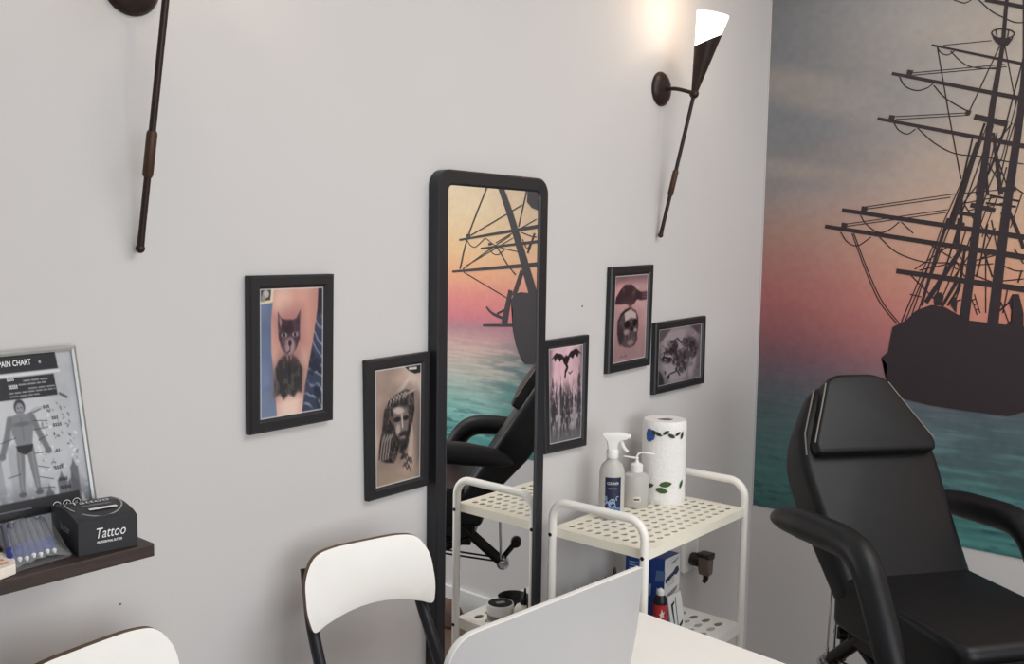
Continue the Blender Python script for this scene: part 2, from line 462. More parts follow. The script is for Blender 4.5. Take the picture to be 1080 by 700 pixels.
# ------------------------------------------------------------------ mural
SHIP_STROKES = [[[(0.6274,2.2317),(0.7238,2.1984),(1.1019,2.0678)],0.01,0.0113],
[[(0.5456,2.244),(0.5608,2.2366),(0.5758,2.2308),(0.5925,2.237)],0.0026,0.0026],
[[(0.6108,2.2342),(0.6449,2.1991),(0.6742,2.1792),(0.703,2.1621),(0.7261,2.158)],0.0028,0.0028],
[[(0.6825,2.2384),(0.681,2.2113),(0.6784,2.1044)],0.0082,0.0108],
[[(0.4939,2.1277),(0.7324,2.0492),(1.1123,1.9241)],0.0052,0.01],
[[(0.5246,2.123),(0.6493,2.1206)],0.0021,0.0021],
[[(0.5096,2.1196),(0.5207,2.1026),(0.5387,2.0954),(0.5557,2.1038)],0.0027,0.0026],
[[(0.5456,2.1049),(0.5746,2.0732),(0.605,2.0546),(0.6655,2.0431)],0.0026,0.0026],
[[(0.5096,2.1196),(0.5499,1.9328),(0.5922,1.7498)],0.0029,0.0033],
[[(0.3872,2.0602),(0.7377,1.9572),(1.1215,1.8444)],0.0087,0.015],
[[(0.4299,2.0598),(0.4459,2.0555)],0.0135,0.0135],
[[(0.4459,2.0555),(0.686,2.0535)],0.0024,0.0023],
[[(0.4463,2.0488),(0.6911,2.0467)],0.0024,0.0023],
[[(0.4093,2.0485),(0.4267,2.02),(0.459,2.0047),(0.4873,2.009),(0.5034,2.0207)],0.0032,0.0031],
[[(0.505,2.0153),(0.5401,1.9754),(0.6019,1.934)],0.0031,0.0031],
[[(0.6784,2.1044),(0.6603,1.9244),(0.639,1.6154),(0.6212,1.3555)],0.0108,0.0265],
[[(0.7359,2.0679),(0.7319,1.919),(0.7102,1.6282),(0.6954,1.3418)],0.0133,0.0288],
[[(0.6173,1.92),(0.7021,1.8935)],0.0156,0.0156],
[[(0.5945,1.9346),(0.607,1.9297)],0.013,0.0125],
[[(0.3527,1.934),(0.7449,1.8329),(0.9047,1.7917)],0.0086,0.0163],
[[(0.3854,1.9357),(0.4018,1.9318)],0.0135,0.0135],
[[(0.4043,1.9357),(0.602,1.9314)],0.0024,0.0023],
[[(0.4047,1.9275),(0.6024,1.9249)],0.0024,0.0023],
[[(0.3997,1.9198),(0.4143,1.8971),(0.4403,1.8833),(0.462,1.8966)],0.0031,0.0029],
[[(0.4671,1.899),(0.5161,1.8534),(0.5734,1.8213),(0.6427,1.8102),(0.7007,1.7947),(0.7477,1.785)],0.003,0.0028],
[[(0.6449,1.9),(0.5665,1.6234)],0.0053,0.0065],
[[(0.6356,1.8518),(0.5533,1.6341)],0.0029,0.003],
[[(0.6157,1.8607),(0.5976,1.7417),(0.5992,1.6207)],0.0039,0.0075],
[[(0.6391,1.8747),(0.5728,1.6473)],0.0065,0.0075],
[[(0.6522,1.8995),(0.5825,1.6525)],0.0024,0.0025],
[[(0.626,1.8497),(0.5638,1.6261)],0.0024,0.0026],
[[(0.6714,2.1053),(0.602,1.9314)],0.0028,0.003],
[[(0.6831,2.1039),(0.72,1.945)],0.0024,0.0024],
[[(0.7313,2.0684),(0.6993,1.9013)],0.0032,0.0034],
[[(0.7342,2.0185),(0.6913,1.7951)],0.0023,0.0023],
[[(0.6998,1.8936),(0.6641,1.7706),(0.634,1.7042)],0.0058,0.005],
[[(0.6679,1.8729),(0.6963,1.7054)],0.0072,0.012],
[[(0.6756,1.8214),(0.709,1.7307)],0.0029,0.0029],
[[(0.7072,1.8451),(0.6861,1.7185)],0.0028,0.0029],
[[(0.7136,1.8952),(0.6744,1.8419)],0.0029,0.0029],
[[(0.6909,1.7184),(0.733,1.7198)],0.013,0.0125],
[[(0.6208,1.6783),(0.6846,1.6619)],0.013,0.013],
[[(0.6679,1.7035),(0.7418,1.6866)],0.0052,0.005],
[[(0.6594,1.6829),(0.7357,1.6715)],0.0052,0.0052],
[[(0.5873,1.6577),(0.647,1.6467)],0.0104,0.0104],
[[(0.6326,1.7303),(0.6009,1.6813)],0.0031,0.0033],
[[(0.6034,1.6812),(0.6329,1.6363)],0.0032,0.0032],
[[(0.6583,1.7037),(0.639,1.6154)],0.0029,0.0029],
[[(0.6727,1.7034),(0.6484,1.6206)],0.0029,0.0029],
[[(0.6873,1.6979),(0.655,1.5893)],0.0024,0.0024],
[[(0.7177,1.6615),(0.739,1.6154),(0.7607,1.5594)],0.0092,0.0092],
[[(0.7477,1.7043),(0.725,1.6154)],0.0028,0.0028],
[[(0.2597,1.6685),(0.7589,1.5899),(0.9219,1.5642)],0.0118,0.0176],
[[(0.318,1.6718),(0.3351,1.6688)],0.0154,0.0154],
[[(0.2093,1.6195),(0.762,1.5365),(0.9252,1.512)],0.0116,0.0196],
[[(0.26,1.624),(0.2776,1.6212)],0.014,0.0145],
[[(0.4288,1.4892),(0.767,1.4496),(0.9309,1.4304)],0.014,0.0196],
[[(0.3307,1.6772),(0.567,1.7083)],0.0025,0.0023],
[[(0.3311,1.6702),(0.5674,1.7004)],0.0025,0.0024],
[[(0.567,1.7083),(0.6956,1.7182)],0.0023,0.0023],
[[(0.2773,1.6268),(0.5617,1.666)],0.0025,0.0024],
[[(0.2776,1.6197),(0.5571,1.6581)],0.0025,0.0024],
[[(0.2582,1.6023),(0.2799,1.5727),(0.312,1.5617),(0.3503,1.5874)],0.0032,0.0031],
[[(0.2931,1.5984),(0.3401,1.4858),(0.3848,1.3971),(0.4373,1.3356)],0.0028,0.0028],
[[(0.2988,1.5984),(0.3468,1.486),(0.3931,1.3975),(0.4455,1.3361)],0.0029,0.0027],
[[(0.3162,1.6521),(0.3332,1.6267),(0.369,1.6026),(0.3991,1.6071),(0.4304,1.6319)],0.0031,0.003],
[[(0.4358,1.6319),(0.4711,1.5991)],0.003,0.0031],
[[(0.3753,1.5876),(0.4268,1.5437),(0.5027,1.5178),(0.5697,1.5166)],0.0031,0.003],
[[(0.4676,1.4812),(0.5465,1.4052)],0.0032,0.0031],
[[(0.5278,1.5643),(0.4506,1.3406)],0.0029,0.003],
[[(0.5365,1.5644),(0.4589,1.337)],0.0029,0.003],
[[(0.5655,1.642),(0.5421,1.5564),(0.504,1.3921)],0.01,0.0078],
[[(0.6028,1.5546),(0.5166,1.401)],0.0125,0.013],
[[(0.5987,1.4693),(0.5611,1.3924)],0.01,0.0075],
[[(0.5956,1.6418),(0.5902,1.557)],0.0125,0.0125],
[[(0.6144,1.6154),(0.573,1.455),(0.5504,1.4)],0.003,0.0031],
[[(0.6257,1.5891),(0.5882,1.4556),(0.5657,1.4007)],0.003,0.0031],
[[(0.4802,1.4953),(0.5673,1.5621)],0.003,0.003],
[[(0.4935,1.493),(0.5848,1.517)],0.003,0.003],
[[(0.5209,1.5669),(0.5791,1.5302)],0.003,0.003],
[[(0.5697,1.5166),(0.6446,1.5131),(0.688,1.5168)],0.0027,0.0026],
[[(0.6391,1.5235),(0.6914,1.5403)],0.0031,0.0031],
[[(0.6413,1.484),(0.6859,1.4672)],0.0031,0.0032],
[[(0.712,1.5122),(0.7409,1.5001),(0.7642,1.4982)],0.0029,0.0029],
[[(0.7144,1.4708),(0.7654,1.4777)],0.0029,0.0028],
[[(0.662,1.5502),(0.6876,1.4803)],0.0038,0.0038],
[[(0.6664,1.5581),(0.6763,1.3801)],0.0029,0.003],
[[(0.6347,1.4255),(0.6548,1.3735)],0.0024,0.0024],
[[(0.6442,1.4313),(0.6618,1.3792)],0.0025,0.0024],
[[(0.6379,1.4124),(0.6474,1.4182)],0.0026,0.0027],
[[(0.6435,1.3994),(0.653,1.4052)],0.0026,0.0026],
[[(0.6491,1.3865),(0.6586,1.3923)],0.0027,0.0027],
[[(0.7051,1.3817),(0.7496,1.4308)],0.0042,0.0042],
[[(0.7129,1.4135),(0.7404,1.3448)],0.0028,0.0029],
[[(0.7521,1.467),(0.7595,1.5006)],0.0038,0.0037],
[[(0.4706,1.4235),(0.5027,1.4167)],0.0028,0.0027],
[[(0.5908,1.4074),(0.6105,1.4137)],0.0038,0.0036],
[[(0.6312,1.8443),(0.6034,1.7258),(0.5764,1.626)],0.0077,0.0117],
[[(0.6668,1.8934),(0.6386,1.7974),(0.5934,1.6366)],0.0031,0.0033],
[[(0.6775,1.8723),(0.6526,1.7193)],0.0025,0.0026],
[[(0.594,1.626),(0.5777,1.5569),(0.5398,1.4049)],0.004,0.0042],
[[(0.5825,1.6525),(0.5608,1.5887),(0.4946,1.3696)],0.003,0.0031],
[[(0.5533,1.6341),(0.479,1.3632)],0.0027,0.003],
[[(0.6126,1.5573),(0.6032,1.4561),(0.5762,1.3959)],0.0065,0.0055],
[[(0.6237,1.5364),(0.5825,1.4661)],0.0029,0.0031],
[[(0.5838,1.5356),(0.617,1.4779)],0.003,0.0029],
[[(0.5877,1.557),(0.6205,1.5046)],0.0025,0.0024],
[[(0.5856,1.5036),(0.6111,1.4937)],0.0026,0.0027],
[[(0.5797,1.5195),(0.6101,1.5123)],0.0027,0.0027],
[[(0.5868,1.5729),(0.6171,1.5653)],0.0026,0.0026],
[[(0.6675,1.6258),(0.6576,1.5423),(0.6465,1.4789)],0.0038,0.0038],
[[(0.6765,1.6361),(0.6952,1.5585)],0.0031,0.003],
[[(0.6481,1.6258),(0.6746,1.5842)],0.0029,0.0029],
[[(0.6872,1.6154),(0.6664,1.5581)],0.0029,0.0029],
[[(0.6421,1.5577),(0.6766,1.5478)],0.0031,0.0031],
[[(0.6582,1.5318),(0.6955,1.5533)],0.0031,0.0031],
[[(0.7375,1.5591),(0.7631,1.5186)],0.0031,0.003],
[[(0.7245,1.7048),(0.6994,1.6514)],0.0034,0.0034],
[[(0.7232,1.7277),(0.7522,1.7067)],0.003,0.003],
[[(0.6528,1.802),(0.6844,1.7493)],0.0026,0.0026],
[[(0.691,1.8002),(0.6622,1.7191)],0.0028,0.0029],
[[(0.7063,1.7792),(0.6918,1.7029)],0.0028,0.0028],
[[(0.6057,1.6838),(0.6966,1.7003)],0.0026,0.0026],
[[(0.6167,1.6627),(0.7024,1.6822)],0.0026,0.0026],
[[(0.7371,1.9685),(0.7072,1.8451)],0.0024,0.0025],
[[(0.664,1.8578),(0.6366,1.7457),(0.634,1.7042)],0.0026,0.0027],
[[(0.5593,1.6154),(0.6089,1.6259)],0.0087,0.0083],
[[(0.654,1.7813),(0.6631,1.7036)],0.0058,0.0077],
[[(0.7132,1.4083),(0.7015,1.3605)],0.0032,0.0034],
[[(0.7291,1.461),(0.7194,1.3825)],0.003,0.003],
[[(0.6082,1.4563),(0.5913,1.3967)],0.0033,0.0034],
[[(0.7615,1.385),(0.7263,1.3438)],0.0042,0.0042],
[[(0.6482,2.1408),(0.6526,2.1466),(0.6642,2.1488),(0.6807,2.1466),(0.6973,2.1407),(0.7047,2.1323),(0.7005,2.1254),(0.6845,2.1212),(0.6656,2.1248),(0.6534,2.1326),(0.6482,2.1408)],0.0032,0.0032],
[[(0.6507,2.138),(0.6563,2.1222)],0.0029,0.0029],
[[(0.6596,2.1469),(0.6633,2.1239)],0.0029,0.0028],
[[(0.6902,2.1429),(0.6892,2.1206)],0.0029,0.0028],
[[(0.7026,2.1289),(0.6988,2.1144)],0.0028,0.0028],
[[(1.1703,1.8014),(1.16,1.7752),(1.1091,1.6684),(1.0515,1.5278),(1.0153,1.4332),(0.9835,1.3539)],0.0221,0.0423],
[[(1.3801,1.5658),(0.9432,1.6236)],0.0078,0.0151],
[[(1.3401,1.5831),(1.3191,1.5851)],0.0117,0.0114],
[[(1.2614,1.5322),(0.9418,1.5654)],0.0076,0.0122],
[[(1.2209,1.5497),(1.2008,1.5518)],0.0093,0.0093],
[[(1.4181,1.4345),(0.9399,1.4779)],0.0086,0.018],
[[(1.2274,1.7883),(1.2313,1.7772),(1.3311,1.5827),(1.3753,1.4467)],0.0055,0.0065],
[[(1.0208,1.7822),(1.0251,1.7643),(1.0648,1.6193)],0.0052,0.0053],
[[(1.316,1.5851),(1.0475,1.7032)],0.0046,0.0044],
[[(1.1809,1.5558),(0.976,1.6481)],0.0037,0.0036],
[[(1.3593,1.4471),(1.2205,1.5252),(1.1075,1.5839)],0.0039,0.0037],
[[(1.3383,1.4616),(1.0928,1.5751)],0.0034,0.0032],
[[(1.3345,1.562),(1.3154,1.5429),(1.2873,1.5395),(1.2386,1.5741)],0.0035,0.0033],
[[(1.2365,1.5742),(1.1706,1.5409),(1.0533,1.5204)],0.0034,0.0033],
[[(1.2155,1.529),(1.1901,1.5106),(1.1622,1.5111),(1.1358,1.5302)],0.0033,0.0033],
[[(1.1756,1.5409),(1.12,1.4724),(1.0755,1.4313)],0.005,0.0048],
[[(1.0442,1.7757),(0.9777,1.7272)],0.0036,0.0036],
[[(0.9841,1.594),(1.0171,1.5173)],0.0075,0.0075],
[[(1.05,1.5974),(1.0025,1.583),(0.9745,1.5796)],0.0037,0.0036],
[[(1.0448,1.5718),(1.0203,1.5355),(1.002,1.5612)],0.0036,0.0036],
[[(1.3538,1.4341),(1.1126,1.3367)],0.0043,0.0042],
[[(1.0423,1.4508),(1.0836,1.3492)],0.0192,0.0196],
[[(1.101,1.3709),(1.1323,1.234)],0.0196,0.0295],
[[(1.2269,1.2983),(1.2084,1.2825),(1.1809,1.2689),(1.1308,1.2567)],0.0076,0.0126],
[[(1.1231,1.2949),(1.1709,1.2733)],0.0076,0.0076],
[[(1.2441,1.2228),(1.0862,1.2333)],0.0099,0.0122],
[[(1.1703,1.8014),(1.2,1.878),(1.26,2.03),(1.3,2.16)],0.0221,0.01],
[[(1.05,2.05),(1.5,1.93)],0.006,0.012],
[[(0.738,2.06),(0.728,2.2),(0.715,2.38)],0.016,0.008],
[[(0.72,2.33),(1.25,2.02)],0.0032,0.0032],
[[(0.735,2.05),(1.17,1.83)],0.0032,0.0032],
[[(0.6,2.33),(0.86,2.26)],0.006,0.011]]
SHIP_POLYS = [[(0.427,1.3248),(0.4638,1.347),(0.4915,1.3777),(0.5326,1.3952),(0.5701,1.3902),(0.6028,1.3705),(0.631,1.3574),(0.702,1.3527),(0.7728,1.3495),(0.9378,1.385),(1.0073,1.3638),(1.0501,1.3656),(1.0836,1.353),(1.0978,1.3299),(1.0873,1.2931),(1.0858,1.2123),(1.0701,1.1594),(1.0399,1.0983),(1.02,1.085),(0.93,1.09),(0.7863,1.117),(0.7487,1.1002),(0.645,1.102),(0.5426,1.1058),(0.4675,1.1165),(0.4284,1.1333),(0.4156,1.1674),(0.4161,1.2128),(0.3986,1.2311),(0.417,1.2497),(0.4228,1.2992)],
[(0.5365,1.4183),(0.5437,1.4295),(0.5564,1.4327),(0.5646,1.4223),(0.5609,1.3951),(0.5404,1.394)],
[(0.5854,1.4125),(0.5951,1.421),(0.6008,1.4079),(0.6,1.3757),(0.5838,1.3963)],
[(0.7317,1.4144),(0.7399,1.4355),(0.7562,1.4363),(0.7623,1.4108),(0.7707,1.3855),(0.773,1.347),(0.7404,1.3448),(0.7429,1.3839)],
[(0.6535,2.1301),(0.7008,2.1192),(0.6967,2.1097),(0.6902,2.1018),(0.6689,2.1068),(0.659,2.1169)],
[(1.0208,1.7822),(0.9743,1.7809),(0.9674,1.6804),(1.0002,1.6916),(1.024,1.7137)]]

mural = thing('wall_mural', 'large printed mural of a sailing ship at sunset over teal sea on the right wall', 'mural', (XW, -1.6, .71))
us = np.concatenate([np.arange(0.0, 1.5, .0055), np.arange(1.5, 3.31, .03)])
zs = np.concatenate([np.linspace(ZC-.005, 2.42, 6)[:-1], np.arange(2.42, .7099, -.0055), [.71]])
U, Z = np.meshgrid(us, zs)
def ramp(z, keys):
    k = np.array(keys, float)
    return np.stack([np.interp(z, k[:, 0], k[:, i]) for i in (1, 2, 3)], -1)
A = ramp(Z, [(.71, 62, 116, 112), (.82, 70, 124, 120), (.95, 82, 116, 117), (1.08, 92, 104, 110), (1.16, 112, 94, 104), (1.22, 132, 88, 98), (1.30, 158, 90, 94), (1.40, 176, 98, 98), (1.50, 176, 114, 106), (1.60, 170, 130, 118), (1.74, 142, 136, 136), (1.95, 134, 137, 142), (2.15, 132, 135, 140), (2.4, 130, 132, 136), (2.8, 126, 128, 132)])
B = ramp(Z, [(.71, 84, 158, 154), (.80, 104, 172, 166), (.90, 134, 180, 170), (1.0, 176, 182, 170), (1.09, 200, 178, 164), (1.15, 200, 156, 150), (1.21, 176, 120, 130), (1.25, 204, 108, 116), (1.33, 220, 122, 112), (1.42, 224, 154, 108), (1.52, 218, 176, 122), (1.66, 206, 180, 138), (1.85, 198, 176, 148), (2.1, 190, 172, 150), (2.8, 180, 166, 150)])
wu = sm(U, .1, 1.25)
w2 = np.clip(wu*1.0, 0, 1)
sea0 = 1-sm(Z, 1.14, 1.24)
w2 = w2*(1-sea0) + sm(U, .82, 1.22)*sea0
C = A*(1-w2[..., None]) + B*w2[..., None]
mu = Paint(U, Z, (0, 0, 0)); mu.C = C
cl = fbm(U*1.0+Z*.25, Z*2.2, 2.2, 11, 5)
sky = sm(Z, 1.5, 1.75)
mu.C = mu.C + ((cl-.5)*34*sky)[..., None]*np.array([1, .96, .92])
stream = ell(U, Z, .16, 2.02, .24, .055, .9, -.32) + .7*ell(U, Z, .05, 1.80, .16, .03, 1.0, -.1) + .55*ell(U, Z, .55, 2.12, .34, .10, 1.1, .1)
mu.put(np.clip(stream, 0, 1)*(.55+.45*fbm(U, Z*3, 6, 5)), (190, 172, 158), .72)
mu.put(ell(U, Z, .30, 2.0, .20, .14, 1.2), (118, 122, 128), .45)
warm = ell(U, Z, .62, 1.55, .42, .30, 1.2)
mu.put(warm, (206, 160, 138), .36)
# sea: ripples running along the horizon, coarser towards the bottom
sea = 1-sm(Z, 1.10, 1.24)
dep = np.clip((1.24-Z)/.53, 0, 1)
rip = fbm(U*(10-5*dep), Z*(95-60*dep), 1.0, 31, 3) - .5
mu.C = mu.C + (rip*sea*(26+46*dep)*(.45+.55*sm(U, .2, .6)))[..., None]*np.array([.9, 1.05, 1.05])
refl_m = sea*ell(U, Z, .78, 1.02, .42, .16, .7)*sm(fbm(U*9, Z*70, 1., 77, 3), .30, .56)
mu.put(refl_m, (72, 92, 98), .75)
mu.put(sea*ell(U, Z, 1.02, .93, .13, .12, .8)*sm(fbm(U*12, Z*50, 1., 78, 3), .34, .58), (70, 128, 122), .7)
mu.put(sea*sm(fbm(U*14, Z*90, 1., 97, 2), .66, .74)*sm(dep, .45, .9), (40, 74, 82), .6)
X = np.stack([np.full(U.shape, XW-.0022), -U-.007, Z], -1)
g_ = mu.C.mean(-1, keepdims=True)
k_ = (.12*(1-wu))[..., None]
mu.C = (mu.C*(1-k_) + g_*k_)*(.97+.15*sm(U, .0, .5)-.07*wu)[..., None] + ((fbm(U, Z, 60, 301, 2)-.5)*10)[..., None]
gridmesh('print', X, mu.C, print_mat('mural_print', .45), mural)
bm = bmesh.new(); box(bm, (XW-.0011, -1.65, (ZC+.71)/2), (.0018, 3.29, ZC-.71-.004)); obj('backing_sheet', bm, M_INKW, mural, False, world=True)
# the ship: flat printed shapes
def ribbon(bm, P, w0, w1, x):
    P = [Vector((p[0], p[1])) for p in P]
    if len(P) > 2:
        Q = catmull([(p.x, p.y, 0) for p in P], 4); P = [Vector((q.x, q.y)) for q in Q]
    k = len(P); L = []; Rr = []
    for i in range(k):
        t = (P[min(i+1, k-1)]-P[max(i-1, 0)]); t.normalize()
        nn = Vector((-t.y, t.x)); w = (w0+(w1-w0)*i/(k-1))/2
        for s, A_ in ((1, L), (-1, Rr)):
            q = P[i]+nn*w*s
            A_.append(bm.verts.new((x, -q.x, q.y)))
    for i in range(k-1): bm.faces.new((L[i], L[i+1], Rr[i+1], Rr[i]))
rg = bmesh.new(); sp = bmesh.new()
for k, (P, a, b) in enumerate(SHIP_STROKES):
    big = max(a, b) > .008
    ribbon(sp if big else rg, P, a*(1.0 if big else 1.1), b*(1.0 if big else 1.1), XW-(.0034 if big else .0029) - .000004*k)
for q, P in enumerate(SHIP_POLYS):
    vs = [sp.verts.new((XW-.0042-.00002*q, -u, z)) for u, z in P]
    bmesh.ops.triangulate(sp, faces=[sp.faces.new(vs)])
obj('ship_silhouette', sp, M_SHIP, mural, False, world=True)
obj('ship_rigging', rg, M_ROPE, mural, False, world=True, kind='stuff')

# ------------------------------------------------------------------ framed tattoo photographs on the back wall
def frame_bars(bm, c, w, y0, y1, lip=.002):
    """mitred frame round the quad c (TL, TR, BR, BL as (x, z)); returns the inner quad"""
    c = [Vector(p) for p in c]
    ctr = sum(c, Vector((0, 0)))/4
    W_ = ((c[1]-c[0]).length+(c[2]-c[3]).length)/2; H_ = ((c[3]-c[0]).length+(c[2]-c[1]).length)/2
    inn = []
    for k, (a, b) in enumerate(((0, 0), (1, 0), (1, 1), (0, 1))):
        u = w/W_ if a == 0 else 1-w/W_; v = w/H_ if b == 0 else 1-w/H_
        inn.append(c[0]*(1-u)*(1-v)+c[1]*u*(1-v)+c[2]*u*v+c[3]*(1-u)*v)
    prof = lambda p, q, k: [(p.x, y0, p.y), (p.x, y1+.003, p.y), ((p*.85+q*.15).x, y1, (p*.85+q*.15).y), ((p*.25+q*.75).x, y1, (p*.25+q*.75).y), (q.x, y1+lip+.003, q.y), (q.x, y0, q.y)]
    rings = [[bm.verts.new(v) for v in prof(p, q, 0)] for p, q in zip(c, inn)]
    for i in range(4):
        a, b = rings[i], rings[(i+1) % 4]
        for j in range(6):
            bm.faces.new((a[j], a[(j+1) % 6], b[(j+1) % 6], b[j]))
    return inn

M_PRINT = print_mat('photo_print', .3, .0)
def picture(c, w, label, paint, nu, nv):
    cx = sum(p[0] for p in c)/4; zb = min(p[1] for p in c)
    t = thing('picture_frame', label, 'picture', (cx, 0, zb), group='framed tattoo photographs on the back wall')
    c = [(c[0][0]+.006, c[0][1]), c[1], c[2], (c[3][0]+.006, c[3][1])]
    bm = bmesh.new(); inn = frame_bars(bm, c, w, -.002, -.016)
    obj('frame', bm, M_BLACKFRAME, t, False, world=True)
    X, U, V = quadgrid([(p.x, -.0115, p.y) for p in inn], nu, nv)
    P = paint(U, V)
    edge = np.minimum(np.minimum(U*.66, (1-U)*.66), np.minimum(V, 1-V))
    P.put(np.clip((.012-edge)/.006, 0, 1), (214, 210, 208), .8)
    gridmesh('print', X, P.C, M_PRINT, t)
    bm = bmesh.new(); cc = [Vector(p) for p in c]; m_ = sum(cc, Vector((0, 0)))/4
    v = [bm.verts.new((p.x*.97+m_.x*.03, y, p.y*.97+m_.y*.03)) for y in (-.0015, -.0085) for p in cc]
    for f_ in ((0, 1, 2, 3), (7, 6, 5, 4), (0, 4, 5, 1), (1, 5, 6, 2), (2, 6, 7, 3), (3, 7, 4, 0)): bm.faces.new([v[i] for i in f_])
    obj('backing_board', bm, M_PLY, t, False, world=True)

def cat_tattoo(U, V):
    P = Paint(U, V, (104, 120, 150))
    P.mul(.86+.3*fbm(U, V, 6, 3))
    P.put(pol(U, V, [(0, .82), (.3, .74), (.3, 1), (0, 1)], .05), (120, 134, 160), .7)
    P.put(pol(U, V, [(0, -.1), (.24, -.1), (.20, .105), (0, .12)], .006), (226, 208, 180))
    P.put(pol(U, V, [(0, -.1), (.19, -.1), (.155, .085), (0, .095)], .008), (52, 50, 52))
    P.put(ell(U, V, .09, .04, .05, .03, .5), (190, 186, 182))
    P.put(ell(U, V, .05, .07, .03, .03, .5), (150, 146, 144))
    P.put(pol(U, V, [(.72, 0), (1, 0), (1, 1), (.62, 1), (.72, .5)], .02), (58, 66, 88))
    fold = sm(np.abs(((V*1.0 - (U-.7)*.55)*9 + 1.4*fbm(U, V, 4, 9)) % 1-.5), .30, .47)
    P.put(pol(U, V, [(.80, 0), (1, 0), (1, 1), (.66, 1), (.78, .5)], .04)*fold*sm(fbm(U, V, 7, 15), .40, .62), (146, 156, 176), .8)
    P.put(pol(U, V, [(.78, 0), (1, 0), (1, 1), (.64, 1), (.76, .5)], .04)*sm(fbm(U*1.4-V*.5, V*2, 6, 19), .55, .7), (30, 34, 48), .7)
    P.put(pol(U, V, [(.86, 0), (1, 0), (1, .22), (.90, .22)], .03), (30, 32, 42), .8)
    arm = [(.22, -.05), (.17, .25), (.17, .48), (.22, .72), (.26, 1.05), (.64, 1.05), (.70, .78), (.82, .45), (.90, .18), (.92, -.05)]
    am = pol(U, V, arm, .015)
    P.put(am, (222, 180, 162))
    P.put(am*sm(U+.1*V, .62, .92), (176, 126, 116), .75)
    P.put(am*(1-sm(U, .16, .34)), (198, 150, 140), .7)
    P.put(am*ell(U, V, .5, .22, .34, .26, 1), (206, 138, 128), .55)
    P.put(am*ell(U, V, .46, .95, .16, .16, 1), (246, 222, 206), .6)
    P.put(am*ell(U, V, .34, .10, .14, .10, 1), (232, 196, 178), .7)
    # cat in a suit
    n = fbm(U, V, 22, 21)
    suit = pol(U, V, [(.37, .52), (.28, .56), (.22, .63), (.21, .84), (.30, .82), (.36, .87), (.44, .83), (.52, .86), (.58, .82), (.65, .83), (.66, .64), (.58, .56), (.50, .52)], .03)
    P.put(pol(U, V, [(.30, .50), (.60, .50), (.72, .66), (.70, .84), (.16, .86), (.16, .62)], .10), (120, 90, 88), .5)
    P.put(suit, (52, 48, 50)); P.put(suit*sm(n, .52, .7), (96, 92, 92), .6)
    P.put(seg(U, V, [(.22, .64), (.25, .75), (.22, .84)], .012, .02), (128, 112, 106), .7)
    P.put(pol(U, V, [(.39, .50), (.51, .50), (.48, .56), (.45, .60), (.42, .56)], .01), (150, 120, 112))
    P.put(pol(U, V, [(.435, .53), (.465, .53), (.475, .66), (.45, .72), (.43, .66)], .012), (42, 38, 42))
    head = pol(U, V, [(.27, .18), (.33, .24), (.40, .255), (.48, .255), (.56, .235), (.63, .17), (.62, .30), (.62, .40), (.56, .48), (.48, .53), (.40, .52), (.32, .46), (.28, .38), (.27, .28)], .012)
    P.put(pol(U, V, [(.20, .22), (.40, .14), (.66, .16), (.72, .45), (.56, .56), (.30, .52)], .14), (150, 104, 104), .55)
    P.put(head, (70, 52, 62))
    P.put(head*sm(n, .45, .62), (124, 98, 106), .55)
    P.put(head*ell(U, V, .44, .29, .09, .09, .6), (46, 34, 44), .7)
    P.put(head*ell(U, V, .46, .46, .08, .07, .6), (176, 146, 148), .85)
    P.put(ell(U, V, .46, .43, .028, .026, .5), (52, 36, 44))
    for x in (.37, .54):
        P.put(ell(U, V, x, .365, .045, .019, .5), (150, 142, 150)); P.put(ell(U, V, x, .365, .018, .017, .5), (30, 24, 30))
    P.put(pol(U, V, [(.29, .21), (.33, .25), (.31, .31)], .012), (186, 150, 150), .8)
    P.put(pol(U, V, [(.60, .21), (.56, .25), (.60, .31)], .012), (60, 44, 54), .8)
    P.put(seg(U, V, [(.46, .46), (.46, .49), (.42, .505)], .006, .01), (52, 36, 44))
    P.put(seg(U, V, [(.33, .24), (.40, .25), (.48, .25)], .004, .02), (40, 30, 40))
    return P

